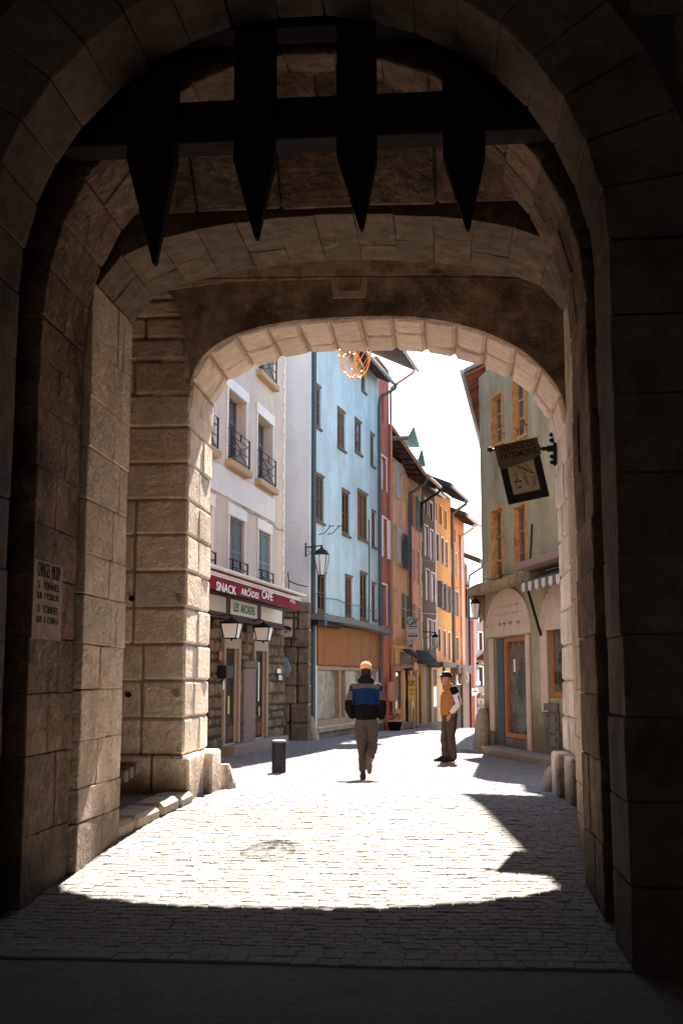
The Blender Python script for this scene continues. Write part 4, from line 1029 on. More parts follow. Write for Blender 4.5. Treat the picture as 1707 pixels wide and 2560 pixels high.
for z_ in (a.z - .05, b_.z + .05): m.box(a.x - .1, b_.x + .14, 29.88, 29.92, z_ - .025, z_ + .025)
m.box(b_.x + .02, b_.x + .07, 29.875, 29.925, a.z - .16, b_.z + .18); m.tube([(b_.x + .05, 29.92, b_.z + .05), (b_.x + .05, 30.75, b_.z + .05)], .02, 6); m.build('bracket', 'sign_brown', pb)

# ---- street lanterns
def lantern_head(m_cap, m_gl, m_fr, x, y, ztop, h, r):
    """hanging lantern: hexagonal bell of glass with iron ribs; ztop = hook"""
    n = 6; A = [2 * math.pi * k / n + .3 for k in range(n)]
    def ring(rr, z): return [(x + rr * math.cos(a), y + rr * math.sin(a), z) for a in A]
    zc_ = ztop - h * .30
    m_cap.loft([ring(r * 1.04, zc_ - .01), ring(r * 1.05, zc_ + h * .03), ring(r * .75, zc_ + h * .14), ring(r * .3, zc_ + h * .19), ring(r * .26, zc_ + h * .24), ring(r * .12, zc_ + h * .25), ring(r * .12, ztop)], False)
    prof = [(r * .97, zc_ - .012), (r * .86, zc_ - h * .25), (r * .68, zc_ - h * .52), (r * .42, zc_ - h * .69)]
    m_gl.loft([ring(*p) for p in prof], False)
    for k in range(n): m_fr.tube([(x + rr * 1.03 * math.cos(A[k]), y + rr * 1.03 * math.sin(A[k]), z) for rr, z in prof], r * .055, 5)
    m_fr.tube([(x + p[0], p[1], p[2]) if False else p for p in ring(prof[-1][0] * 1.05, prof[-1][1])], r * .07, 5, closed=True)
def street_lantern(base, tipx, h, r, label, scroll=True, style=0, group='black iron street lanterns', lamp='lamp_glass'):
    """base: fixing point on the wall, tipx: point under which the lantern hangs"""
    base, tipx = Vector(base), Vector(tipx); o = empty('street_lantern', base, label, 'street lamp', group)
    m = MB(); d = (tipx - base); L = d.length; e = d.normalized()
    m.tube([base, tipx + e * .03], L * .026 + .006, 6)
    m.tube([base + Vector((0, 0, .12)), base - Vector((0, 0, L * .6))], .02, 6)
    if scroll:
        for s_, c0, r0, t0 in ((1, base + e * L * .28 - Z3 * L * .22, L * .19, 0), (1, base + e * L * .72 - Z3 * L * .20, L * .14, 2.5)):
            m.tube([c0 + (e * math.cos(t0 + t * 5.2) + Z3 * math.sin(t0 + t * 5.2)) * r0 * (1 - .55 * t) for t in [i / 16 for i in range(17)]], L * .018, 5)
        m.tube([base - Z3 * L * .55, base + e * L * .3 - Z3 * L * .42, base + e * L * .62 - Z3 * L * .1], L * .02, 5)
    elif style == 1:
        m.tube([base - Z3 * L * .55, base + e * L * .45 - Z3 * L * .42, base + e * L * .8 - Z3 * L * .08], .015, 5)
    m.build('bracket', 'iron', o)
    a, b_, c = MB(), MB(), MB(); lantern_head(a, b_, c, tipx.x, tipx.y, tipx.z, h, r)
    a.build('hood', 'iron', o); b_.build('glass', lamp, o); c.build('ribs', 'iron', o); return o
dL = 30.9
b0, t0_ = P(764, 1368, dL), P(804, 1364, dL)
street_lantern(b0, t0_, P(804, 1366, dL).z - P(804, 1441, dL).z, .195, 'ornate black street lantern on a scroll bracket at the corner of the pale blue house')

# ---- narrow red house
F = Facade((-2.176, 38.95), (-1.86, 40.9)); HR = P(960, 960, 40.5).z + .6
rr = [F.rect(952.6, 965, 1144, 1226), F.rect(954.5, 967, 1297, 1394), F.rect(952, 966, 1463, 1562), F.rect(953, 959, 985, 1058)]
red = house('red_house', 'narrow brick red house wedged beside the blue house', F, -.4, HR, 'red_render', rr, depth=6, ext=(-.02, 0))
for i, r in enumerate(rr):
    w = window(F, red, r, frame='white_paint' if i < 2 else 'worn_wood', fw=.06, dep=.12, surround='white_paint' if i < 3 else None, sw=.07)
    if i in (1, 2): leaf(F, w, 'white_paint' if i == 1 else 'slate_shutter', r[1] + .03, r[1] + .34, r[2], r[3], .03, 16); leaf(F, w, 'white_paint' if i == 1 else 'slate_shutter', max(.14, r[0] - .3), r[0] - .02, r[2], r[3], .03, 16)
roof(F, red, HR, .95, -.05, F.L + .3, gut='zinc', back=4, rise=2.4, near_ov=.05)
pipe(F, red, 'copper_pipe', F.L - .03, HR, .9, -.3, r=.05)

# ---- peach house with the green metal dormer
F = Facade((-1.86, 40.9), (-1.287, 43.9)); HP = P(1022, 1190, 44).z
rr = [F.rect(977, 987, 1149, 1236), F.rect(998.5, 1007, 1176, 1262), F.rect(1013.5, 1018, 1201, 1280), F.rect(980, 989, 1316, 1402), F.rect(1000, 1014, 1338, 1424), F.rect(982, 990.5, 1476, 1558), F.rect(1002, 1009, 1484, 1571), F.rect(1013.5, 1019, 1490, 1560)]
rr[1] = rr[1][:2] + rr[0][2:]; rr[2] = rr[2][:2] + rr[0][2:]
peach = house('peach_house', 'peach rendered house with pale blue open shutters and a dark eave', F, -.6, P(1056, 1205, 44.4).z + .05, 'peach_render', rr[:4] + rr[5:], depth=6)
for i, r in enumerate(rr):
    if i == 4: 
        for a, b_ in ((r[0], r[0] + .42), (r[0] + .5, r[1] + .35)): leaf(F, peach, 'dark_shutter', a, b_, r[2], r[3], .12, 18)
        continue
    w = window(F, peach, r, frame='worn_wood' if i != 5 else 'white_paint', glass='blue_glass' if i != 5 else 'white_paint', dep=.12, fw=.05, surround='sand_paint', sw=.06)
    if i in (0, 3): leaf(F, w, 'pale_shutter', r[1] + .03, r[1] + .62, r[2] - .05, r[3], .035, 0)
    if i in (6, 7): leaf(F, w, 'slate_shutter', r[0] + .0, r[1] - .0, r[2], r[3], .01, 16)
roof(F, peach, (P(976, 1078, 41.0).z, P(1056, 1205, 44.4).z), (.12, .72), 0, F.L, gut='copper_pipe', back=5, rise=.9, rafters=9, near_ov=.0)
pipe(F, peach, 'dark_render', F.L - .02, P(1056, 1205, 44.4).z, .7, -.5, r=.06)
dm = MB(); ds0, ds1 = .5, 2.1; dz = P(1005, 1150, 43).z
if False: fbox(F, peach, 'dormer', 'panel_cream', ds0 + .05, ds1 - .1, P(976, 1078, 41.0).z - .3, P(1010, 1108, 42).z + .05, -2.2, -.15)
zz = P(1010, 1093, 41.2).z; zt2 = P(1010, 1068, 42.2).z
for k_, (sa_, sb3, dz_) in enumerate(((.35, 1.35, 0), (2.05, 2.75, -.55))):
    for nm_, s_a, s_b in (('dormer_roof', sa_, sb3), ('dormer_roof', 2 * sb3 - sa_, sb3)):
        m = MB(); m.hexa([((s_b if q & 2 else s_a), (zt2 if q & 2 else zz) + dz_ + (.05 if q & 4 else 0), (-2.6 if q & 1 else .62)) for q in range(8)]); m.build(nm_, 'teal_roof', peach, xf=F.m)
    fbox(F, peach, 'dormer_wall', 'panel_cream', sa_ + .12, 2 * sb3 - sa_ - .12, (10.62, 10.25)[k_], zz + dz_ + .02, -2.4, (-.1, .2)[k_])
    gm = MB(); gm.raw([(x, z, o) for o in (.30 + .1 * k_, .34 + .1 * k_) for x, z in ((sa_ + .1, zz + dz_ - .01), (2 * sb3 - sa_ - .1, zz + dz_ - .01), (sb3, zt2 + dz_ - .06))], [(2, 1, 0), (3, 4, 5), (0, 1, 4, 3), (1, 2, 5, 4), (2, 0, 3, 5)]); gm.build('dormer_gable', 'panel_cream', peach, xf=F.m)
    m = MB(); m.tube([(sa_ - .03, zz + dz_ - .06, .05), (sa_ - .03, zz + dz_ - .06, .60)], .06, 8); m.build('dormer_gutter', 'dark_stone', peach, xf=F.m)

# ---- salmon house
F = Facade((-1.287, 43.9), (-.905, 45.9)); HS = P(1040, 1225, 45).z
rr = [F.rect(1026, 1037, 1236, 1316), F.rect(1043, 1049, 1252, 1329), F.rect(1029, 1036, 1373, 1452), F.rect(1042.5, 1048, 1380, 1462), F.rect(1029, 1037, 1509, 1575), F.rect(1045, 1049.5, 1520, 1600)]
salmon = house('salmon_house', 'salmon pink rendered house with dark shutters between the peach and brown houses', F, -.8, HS + .35, 'salmon_render', rr, depth=6)
for i, r in enumerate(rr):
    w = window(F, salmon, r, frame='white_paint' if i in (2, 3) else 'worn_wood', glass='blue_glass', dep=.1, fw=.05, surround='blush_shutter', sw=.06)
    if i in (0, 1): leaf(F, w, 'slate_shutter', r[0] - .34, r[0] - .02, r[2], r[3], .035, 14); leaf(F, w, 'slate_shutter', r[1] + .02, min(F.L, r[1] + .3), r[2], r[3], .035, 14)
roof(F, salmon, HS + .2, .8, 0, F.L, gut='copper_pipe', back=5, rise=2.4, rafters=6, near_ov=0)
pipe(F, salmon, 'iron', F.L + .05, HS + .2, .8, HS - 1.3, r=.05)

# ---- brown house with cream wavy edges
F = Facade((-.905, 45.9), (-.29, 48.98)); HBr = P(1075, 1245, 47.5).z
rr = [F.rect(1060, 1066, 1249, 1285), F.rect(1073, 1079, 1258, 1299), F.rect(1060, 1069, 1316, 1391), F.rect(1074, 1082, 1327, 1400), F.rect(1063, 1072, 1425, 1501), F.rect(1077, 1085.5, 1434, 1505), F.rect(1067, 1076, 1550, 1623), F.rect(1080.5, 1087, 1554, 1620)]
brown = house('brown_house', 'dark brown house with pale closed shutters and wavy cream edges', F, -1, HBr + .3, 'brown_render', rr, depth=6)
for i, r in enumerate(rr):
    if i < 2: window(F, brown, r, frame='brown_wood', dep=.1, fw=.05, surround='blush_shutter', sw=.10)
    else: window(F, brown, r, shut='closed', shut_mat='blush_shutter', surround='cream_trim', sw=.06)
for side in (0, 1):
    m = MB(); z = -.5; k = 0
    while z < HBr:
        w_ = .30 + .08 * math.sin(k * 1.9 + side); zz = z + .32
        m.box(0 if not side else F.L - w_ * .55, w_ if not side else F.L, z, zz - .002, .002, .02); z = zz; k += 1
    m.build('painted_quoin', 'sand_paint' if not side else 'blush_shutter', brown, xf=F.m)
roof(F, brown, HBr + .2, .35, 0, F.L, gut='zinc', back=5, rise=2.4, near_ov=0)

# ---- orange house
F = Facade((-.29, 48.98), (.40, 52.4)); HO = P(1105, 1262, 51).z
rr = [F.rect(1086, 1090, 1256, 1299), F.rect(1097.6, 1102, 1266, 1310), F.rect(1110, 1114.7, 1278, 1322), F.rect(1087, 1095.5, 1335, 1400), F.rect(1101, 1107.6, 1345, 1410), F.rect(1112, 1118, 1355, 1417),
      F.rect(1091, 1099.5, 1451, 1518), F.rect(1102.5, 1110, 1459, 1525), F.rect(1113, 1121, 1465, 1530), F.rect(1094, 1099.5, 1573, 1627), F.rect(1107.3, 1113, 1578, 1645), F.rect(1118.5, 1124, 1582, 1650)]
orange = house('orange_house', 'bright ochre orange house with rows of grey shutters', F, -1.5, HO + .5, 'orange_render', rr, depth=6)
for i, r in enumerate(rr):
    if 6 <= i < 9: window(F, orange, r, shut='closed', shut_mat='slate_shutter', surround='sand_paint', sw=.05, slats=12); leaf(F, orange, 'slate_shutter', r[1] + .02, r[1] + .40, r[2], r[3], .04, 0)
    elif i < 3: window(F, orange, r, frame='worn_wood', dep=.1, surround='sand_paint', sw=.07)
    else: window(F, orange, r, shut='closed', shut_mat='grey_shutter', surround='blush_shutter', sw=.07, slats=12)
roof(F, orange, HO + .35, .75, 0, F.L + .2, gut='zinc', back=5, rise=2.4, rafters=8, near_ov=.3)
pipe(F, orange, 'dark_stone', F.L - .05, HO + .35, .7, -1, r=.075)

# ---- vermilion house
F = Facade((.40, 52.4), (1.04, 55.6)); HV = P(1150, 1325, 54.5).z
rr = [F.rect(1126.5, 1129, 1316, 1347), F.rect(1135, 1138, 1324, 1354), F.rect(1147, 1150, 1335, 1366), F.rect(1128, 1132, 1376, 1433), F.rect(1137, 1141, 1384, 1440), F.rect(1150, 1154, 1395, 1448),
      F.rect(1131, 1145, 1479, 1539), F.rect(1151, 1158, 1494, 1545), F.rect(1133, 1145, 1594, 1650), F.rect(1151.5, 1159, 1598, 1652)]
verm = house('vermilion_house', 'orange red house with dark slate shutters near the street bend', F, -2, HV + .5, 'vermilion_render', rr, depth=6)
for i, r in enumerate(rr):
    if i >= 6: window(F, verm, r, shut='closed', shut_mat='slate_shutter', surround='sand_paint', sw=.06)
    elif i >= 3: window(F, verm, r, shut='closed', shut_mat='pale_shutter', slats=12, surround='blush_shutter', sw=.06)
    else: window(F, verm, r, frame='worn_wood', dep=.1)
roof(F, verm, HV + .3, .7, 0, F.L + .2, gut='copper_pipe', back=5, rise=2.2, rafters=6, near_ov=.1)
pipe(F, verm, 'blush_shutter', F.L * .63, HV + .2, .65, -1.6, r=.07)

# ---- dark end house and the houses past the bend
F = Facade((1.04, 55.6), (1.19, 56.5)); HE = P(1172, 1415, 57).z
rr = [F.rect(1165.8, 1167, 1460, 1500)]
endh = house('weathered_house', 'weathered grey end house with a broad dark overhanging eave', F, -2.5, HE, 'dark_render', rr, depth=6)
window(F, endh, rr[0], frame='worn_wood', dep=.1)
roof(F, endh, HE, .75, 0, F.L, gut='zinc', back=5, rise=2.3, near_ov=.1); pipe(F, endh, 'iron', F.L - .12, HE, .7, -2, r=.045)
leaf(F, endh, 'dark_shutter', .1, .5, HE - 2.6, HE - 1.0, .04, 0)

def far_house(name, label, A, B, H, mat, rmat, wins, z0=-9, depth=7, ov=.4, rise=2.2, gut='zinc'):
    F = Facade(A, B); rs = [F.rect(*w_) for w_ in wins]
    h = house(name, label, F, z0, H, mat, rs, depth=depth)
    for r in rs: window(F, h, r, frame='worn_wood', dep=.12, glass='brown_wood', surround='white_paint', sw=.08)
    roof(F, h, H, ov, 0, F.L, gut=gut, back=5, rise=rise, mat=rmat); return h
h1 = P(1183, 1552, 72).z
far_house('coral_house', 'coral orange house with a grey roof seen beyond the bend', (P(1164, 1600, 72).x, 72), (P(1204, 1600, 72).x, 72.02), h1, 'coral_render', 'grey_roof', [], rise=2.4)
h2 = P(1202, 1512, 67).z
far_house('pale_pink_house', 'pale pink house with white window surrounds behind the green house', (P(1192.5, 1600, 67).x, 67), (P(1240, 1600, 67).x, 67.02), h2, 'pink_render', 'grey_roof', [(1197, 1204, 1518, 1556), (1197, 1205, 1582, 1625), (1197, 1206, 1668, 1714)], rise=1.6)
h3_ = P(1200, 1475, 84).z
far_house('chimney_house', 'far grey roofed house with a square pink chimney', (P(1170, 1600, 84).x, 84), (P(1240, 1600, 84).x, 84.02), h3_ - 1.2, 'pink_render', 'grey_roof', [], rise=3.6, gut=None)
c_ = P(1193, 1485, 83); m = MB(); w_ = .45
o = empty('chimney_stack', (c_.x, 83.3, c_.z - 2), 'square pink rendered chimney stack on the far grey roof', 'chimney')
m.box(c_.x - w_, c_.x + w_, 82.8, 83.8, c_.z - 4.5, P(1193, 1466, 83).z, b=.03); m.build('shaft', 'pink_render', o)
m = MB(); m.box(c_.x - w_ - .06, c_.x + w_ + .06, 82.74, 83.86, P(1193, 1466, 83).z, P(1193, 1463, 83).z); m.build('coping', 'sand_paint', o)
m = MB(); m.lathe([(.14, P(1193, 1463, 83).z), (.12, P(1196, 1456, 83).z), (.16, P(1196, 1455, 83).z), (.0, P(1196, 1454, 83).z)], c_.x + .12, 83.3, 10); m.build('pot', 'dark_stone', o)

# ---- green house on the right
F = FG = Facade((.89, 26.6), (2.97, 18.6))
def gr(xl, xr, yt, yb): return F.rect(xl, xr, yt, yb)
up = [gr(1229.5, 1258, 985, 1112), gr(1282, 1316, 940, 1094), gr(1229.5, 1260, 1270, 1468), gr(1287, 1317, 1262, 1440)]
z_ = gz(24)
sh_s0, sh_s1 = F.px(1218, 1650)[0], F.px(1320, 1650)[0]
dz1 = F.px(1290, 1590)[1]
doorop = (F.px(1237, 1700)[0], F.px(1320, 1700)[0], z_ + .2, dz1)
wo = gr(1370, 1420, 1528, 1745)
HG = 8.7
green = house('green_house', 'mossy green rendered house on the right with an arched shop doorway', F, z_ - .3, HG, 'green_render', up + [doorop, wo], depth=5, dep=.2)
for i, r in enumerate(up):
    w = window(F, green, r, dep=.09, frame='ochre_wood' if i < 3 else 'orange_frame', glass='blue_glass', fw=.05, bars=2)
    m = MB(); e = .10
    m.box(r[0] - .015, r[0] + .02, r[2], r[3], -.085, .03); m.box(r[1] - .02, r[1] + .015, r[2], r[3], -.085, .03); m.box(r[0] + .02, r[1] - .02, r[3] - .02, r[3] + .015, -.085, .03); m.box(r[0] - .05, r[1] + .05, r[2] - .06, r[2] - .002, -.05, .06)
    m.build('lining', 'ochre_wood', w, xf=F.m)
    m = MB(); m.tube([(r[1] + .06, r[2] + .15, 0), (r[1] + .06, r[2] + .15, .08), (r[1] + .06, r[2] + .24, .09)], .012, 5); m.build('shutter_hook', 'iron', w, xf=F.m)
# arched plaster surround of the shop
ax, ac = (sh_s0 + F.px(1330, 1600)[0]) / 2, (F.px(1330, 1600)[0] - sh_s0) / 2
za = F.px(1273, 1588)[1]; zt_ = F.px(1273, 1470)[1]
arc = [(ax + ac * math.cos(t), za + (zt_ - za) * math.sin(t) ** .92) for t in [math.pi * i / 24 for i in range(25)]]
m = MB(); inner = [(ax + (ac - .15) * math.cos(t), za + (zt_ - za - .16) * math.sin(t) ** .92) for t in [math.pi * i / 24 for i in range(25)]]
for (a, b_), (c, d) in zip(zip(arc, arc[1:]), zip(inner, inner[1:])):
    m.hexa([(p[0], p[1], (.045 if q & 4 else .002)) for q in range(8) for p in [((a, b_), (c, d))[q >> 1 & 1][q & 1]]])
ars = m.build('arch_surround', 'arch_plaster', green, xf=F.m)
m = MB(); m.raw([(x, z, .012) for x, z in inner] + [(x, z, .003) for x, z in inner], [tuple(range(25))[::-1]]); m.build('tympanum', 'arch_plaster', green, xf=F.m)
m = MB()
for row, yy in enumerate((1520, 1539)):
    for k in range(13):
        s_, z__ = F.px(1240 + k * 5.2, yy - k * .9); m.box(s_ - .008, s_ + .008, z__ - .02, z__ + .02, .012, .02)
m.build('letter_stud', 'cornice_stone', green, xf=F.m)
m = MB()
for px in (1219, 1252, 1263, 1278, 1298):
    s_, z__ = F.px(px, 1564 - (px - 1219) * .14); m.tube([(s_ - .12, z__ - .02, .04), (s_ + .06, z__ + .01, .04), (s_ + .1, z__ - .04, .05), (s_ + .03, z__ - .05, .05)], .008, 4)
m.build('iron_hook', 'iron', green, xf=F.m)
# jamb posts, folding grille, glazed door in an orange frame
fbox(F, green, 'jamb_post', 'arch_plaster', doorop[0] - .30, doorop[0] - .004, z_ + .45, dz1 - .0, .0, .05, b=.015)
fbox(F, green, 'jamb_post', 'arch_plaster', doorop[1] + .004, doorop[1] + .20, z_ + .16, dz1 - .0, .0, .06, b=.015)
fbox(F, green, 'jamb_base', 'grey_tile', doorop[0] - .30, doorop[0] - .004, z_ + .1, z_ + .445, .0, .052, b=.01)
m = MB(); gs0, gs1 = F.px(1238, 1700)[0], F.px(1257, 1700)[0]
for k in range(9):
    s_ = gs0 + (gs1 - gs0) * (k + .5) / 9; m.box(s_ - .022, s_ + .022, z_ + .2, dz1 - .02, -.10 + .03 * (k % 2), -.04 + .03 * (k % 2), b=.006)
m.build('folding_grille', 'slate_shutter', green, xf=F.m)
dr_s0, dr_s1 = F.px(1259, 1700)[0], doorop[1] - .01; e = .085
m = MB(); m.box(dr_s0, dr_s0 + e, z_ + .36, dz1 - .01, -.14, -.02, b=.01); m.box(dr_s1 - .03, dr_s1, z_ + .36, dz1 - .01, -.14, -.02, b=.01); m.box(dr_s0 + e, dr_s1 - .03, z_ + .36, z_ + .36 + e * 1.1, -.139, -.021, b=.01); m.box(dr_s0 + e, dr_s1 - .03, dz1 - .01 - e, dz1 - .01, -.139, -.021, b=.01)
dr = m.build('shop_door', 'orange_frame', green, xf=F.m)
fbox(F, dr, 'pane', 'shop_glass', dr_s0 + e, dr_s1 - .03, z_ + .36 + e, dz1 - .01 - e, -.10, -.09)
fbox(F, dr, 'paper_notice', 'white_paint', dr_s0 + .42, dr_s0 + .52, z_ + 1.72, z_ + 1.98, -.088, -.086)
for k in range(7): fbox(F, green, 'grey_tile', 'grey_tile', dr_s0 + (dr_s1 - dr_s0) * k / 7 + .005, dr_s0 + (dr_s1 - dr_s0) * (k + 1) / 7 - .005, z_ + .18, z_ + .35, -.12, -.02, b=.006)
# second bay: pale niche, orange window, slabs below
ni0, ni1 = F.px(1352, 1600)[0], F.L + .3
m = MB(); npts = [(ni0, z_ + .95), (ni0, za)] + [(ni0 + 1.35 - 1.35 * math.cos(t), za + (zt_ - za) * math.sin(t) ** .9) for t in [math.pi / 2 * i / 10 for i in range(1, 11)]] + [(ni1, zt_), (ni1, z_ + .95)]
# pale surround as two slabs around the window
m = MB(); m.box(ni0, wo[0] - .004, z_ + .95, za, .002, .035, b=.01); m.box(ni0, ni1, wo[3] + .004, za, .002, .034) if za > wo[3] + .05 else None
for i in range(10):
    t0, t1 = math.pi / 2 * i / 10, math.pi / 2 * (i + 1) / 10
    xa, xb = ni0 + 1.35 * (1 - math.cos(t0)), ni0 + 1.35 * (1 - math.cos(t1)); m.box(xa, min(xb, ni1), za + .001, za + (zt_ - .1 - za) * math.sin((t0 + t1) / 2) ** .9, .002, .036)
m.build('bay_surround', 'arch_plaster', green, xf=F.m)
w = window(F, green, wo, dep=.05, frame='orange_frame', fw=.11, glass='shop_glass', mull=0)
slabs = [(1362, 1381, 1757, 1778), (1382, 1397, 1758, 1780), (1362, 1396, 1782, 1788), (1364, 1378, 1790, 1816), (1379, 1391, 1784, 1834), (1392, 1400, 1782, 1800), (1392, 1400, 1803, 1822), (1364, 1371, 1820, 1862), (1372, 1379, 1820, 1866), (1380, 1391, 1838, 1868), (1392, 1402, 1826, 1850), (1392, 1402, 1853, 1872)]
for q in slabs:
    r = F.rect(*q); fbox(F, green, 'slate_slab', 'grey_tile', r[0] + .004, r[1] - .004, max(z_ + .15, r[2]) + .004, r[3] - .004, .0, .035 + random.uniform(0, .012), b=.008)
# cornice over the shop, balcony slab, scalloped awning, prop
c0, c1 = F.px(1196, 1490, .3), F.px(1326, 1452, .3)
m = MB(); n = 10
for i in range(n):
    t0, t1 = i / n, (i + 1) / n; cs = []
    for q in range(8):
        t = t1 if q & 1 else t0; zc_ = c1[1] + .16 * (1 - t) ** 0 * 0 + .10 * math.sin(t * math.pi) * .35
        cs.append((-.12 + (c1[0] + .12) * t, zc_ + (.19 if q & 2 else 0) + (.03 * math.sin(t * 9) if q & 2 else 0), (.34 if q & 4 else .0)))
    m.hexa(cs, b=.02)
m.build('shop_cornice', 'cornice_stone', green, xf=F.m)
m = MB(); m.hexa([(-.10 + (.26 if q & 1 else 0), c1[1] - (.0 if q & 2 else .55), (.30 if q & 2 else .03) if q & 4 else .0) for q in range(8)], b=.02); m.build('corbel', 'cornice_stone', green, xf=F.m)
q0, q1 = F.px(1283, 1424, .6), F.px(1389, 1394, .6)
fbox(F, green, 'balcony_slab', 'granite', F.px(1283, 1424, .6)[0], F.L + .2, q0[1] - .02, q0[1] + .10, .0, .62, b=.02, j=.012)
av = empty('scalloped_awning', F.pt(F.px(1350, 1455, .5)[0], F.px(1350, 1455, .5)[1], .4), 'old awning with a striped scalloped valance on the green house', 'awning')
s0, s1 = F.px(1304, 1460, .5)[0], F.L + .2; zt3, zb3 = F.px(1345, 1448, .5)[1], F.px(1345, 1468, .5)[1]; n = 22
for i in range(n):
    a, b_ = s0 + (s1 - s0) * i / n, s0 + (s1 - s0) * (i + 1) / n
    pts = [(a, zt3), (a, zb3 + .02), ((a * 3 + b_) / 4, zb3 - .015), ((a + b_) / 2, zb3 - .03), ((a + 3 * b_) / 4, zb3 - .015), (b_, zb3 + .02), (b_, zt3)]
    k = len(pts); sc_ = MB(); sc_.raw([(x, z, o) for o in (.50, .508) for x, z in pts], [tuple(range(k))[::-1], tuple(range(k, 2 * k))] + [(j, (j + 1) % k, k + (j + 1) % k, k + j) for j in range(k)])
    sc_.build('scallop', 'striped_grey' if i % 2 else 'striped_cream', av, xf=F.m)
m = MB(); m.hexa([((s1 if q & 1 else s0), (zt3 if q & 2 else zt3 + .22) + (.015 if q & 4 else 0), (.5 if q & 2 else .04)) for q in range(8)]); m.build('canopy', 'striped_grey', av, xf=F.m)
p0, p1 = F.px(1322, 1478, .4), F.px(1350, 1588, .06)
m = MB(); m.tube([(p0[0], p0[1], .42), (p1[0], p1[1], .05)], .028, 6); m.build('prop_arm', 'iron', av, xf=F.m)
fbox(F, green, 'door_step', 'step_stone', F.px(1248, 1870)[0], F.L, z_ - .2, z_ + .16, .0, .42, b=.02, j=.01)
fbox(F, green, 'corner_step', 'step_stone', -.25, F.px(1247, 1870)[0], z_ - .2, z_ + .06, .0, .50, b=.03, j=.015)
m = MB(); a, b_ = F.px(1335, 1310), F.px(1331, 1402); m.tube([(a[0], a[1], .05), (a[0] - .03, (a[1] + b_[1]) / 2, .06), (b_[0], b_[1], .06)], .02, 6); m.build('cable_conduit', 'iron', green, xf=F.m)
# unseen high roof and storey, shaped to throw the big shadow on the cobbles
fbox(F, green, 'upper_storey', 'green_render', 2.5, F.L, HG + .004, 11.1, -5, -.004)
m = MB(); E0, E1 = Vector((.82, 23.8, 11.1)), Vector((1.80, 17.9, 11.1)); inw = Vector((4.2, 1.1, 2.6))
m.hexa([(E1 if q & 1 else E0) + (inw if q & 2 else Vector()) + Vector((0, 0, .16 if q & 4 else 0)) for q in range(8)]); m.build('roof', 'roof_red', green)
m = MB(); m.tube([E0, E1], .06, 8); m.build('gutter', 'zinc', green)
# ---- house past the green one: only its boarded eave shows
PE0, PE1 = P(1157, 936, 36.0), P(1209, 1150, 49.0)
FE = Facade((PE1.x + .70, 49.0), (PE0.x + .72, 36.0)); ez = PE0.z
eh = house('eave_house', 'house behind the green one, showing only a broad eave of reddish boards', FE, -3, ez + .3, 'green_render', [], depth=5)
ovE = .72
m = MB(); m.hexa([((FE.L + .05 if q & 1 else 0), ez + .05 + (.12 if q & 4 else 0) + (1.6 if q & 2 else 0), (-2.5 if q & 2 else ovE)) for q in range(8)]); m.build('roof', 'dark_stone', eh, xf=FE.m)
for i in range(24):
    s_ = FE.L - .02 - i * .5
    m = MB(); m.hexa([(s_ - (.42 if q & 1 else 0), ez + .03 + (.30 if q & 2 else 0) - (0 if q & 4 else .045), (-.05 if q & 2 else ovE - .06)) for q in range(8)]); m.build('eave_board', 'roof_red', eh, xf=FE.m)
m = MB(); m.tube([(FE.L + .1, ez + .09, ovE + .03), (0, ez + .05, ovE + .03)], .08, 8); m.build('gutter', 'zinc', eh, xf=FE.m)

for FF_, root_, z_a, z_b, s_a, s_b, mt_ in ((FB, blue, 4.05, 3.98, .2, 7.6, 'wire'), (FC, cafe, 5.55, 5.50, 6.0, 9.9, 'wire'), (FG, green, 3.95, 3.9, .1, 5.5, 'wire')):
    m = MB(); m.tube([FF_.pt(s_a + (s_b - s_a) * t, z_a + (z_b - z_a) * t - .05 * math.sin(t * math.pi * 3) ** 2, .03) for t in [i / 24 for i in range(25)]], .010, 4); m.build('facade_cable', mt_, root_)
# ------------------------------------------------------------------ ground floor shops down the street
FPch = Facade((-1.86, 40.9), (-1.287, 43.9)); FSal = Facade((-1.287, 43.9), (-.905, 45.9)); FBrn = Facade((-.905, 45.9), (-.29, 48.98)); FOr = Facade((-.29, 48.98), (.40, 52.4)); FVe = Facade((.40, 52.4), (1.04, 55.6)); FEn = Facade((1.04, 55.6), (1.19, 56.5)); FRd = Facade((-2.176, 38.95), (-1.86, 40.9))
def sbx(F, parent, name, mat, px0, px1, py0, py1, o0=.0, o1=.06, b=0):
    xm, ym = (px0 + px1) / 2, (py0 + py1) / 2
    return fbox(F, parent, name, mat, F.px(px0, ym)[0], F.px(px1, ym)[0], F.px(xm, py1)[1], F.px(xm, py0)[1], o0, o1, b=b)
ca_shop = empty('bank_shop_front', FPch.pt(1.6, gz(42), .1), 'cream timber shop front with rose lintel under the peach house', 'shop front')
w = sbx(FPch, ca_shop, 'shop_window', 'black_void', 974, 1021, 1670, 1806, .004, .02)
for a, b_ in ((986, 997), (1005.5, 1012), (1013, 1019)): sbx(FPch, w, 'pane', 'blue_glass', a, b_, 1682, 1796, .024, .03)
for a, b_ in ((1006, 1012), (1013.5, 1019)): sbx(FPch, w, 'sticker', 'yellow_sign', a, b_, 1698, 1752, .034, .038)
for a, b_, mt in ((974.5, 981, 'rose_wood'), (998, 1005, 'sand_paint'), (1019.5, 1023, 'sand_paint'), (1012, 1013.2, 'sign_brown')): sbx(FPch, ca_shop, 'post', mt, a, b_, 1676, 1808, .03, .12, .01)
sbx(FPch, ca_shop, 'lintel', 'rose_wood', 974, 998, 1664, 1678, .03, .16, .01)
fa = sbx(FPch, ca_shop, 'fascia', 'sand_paint', 984, 1022, 1624, 1669, .02, .10, .01)
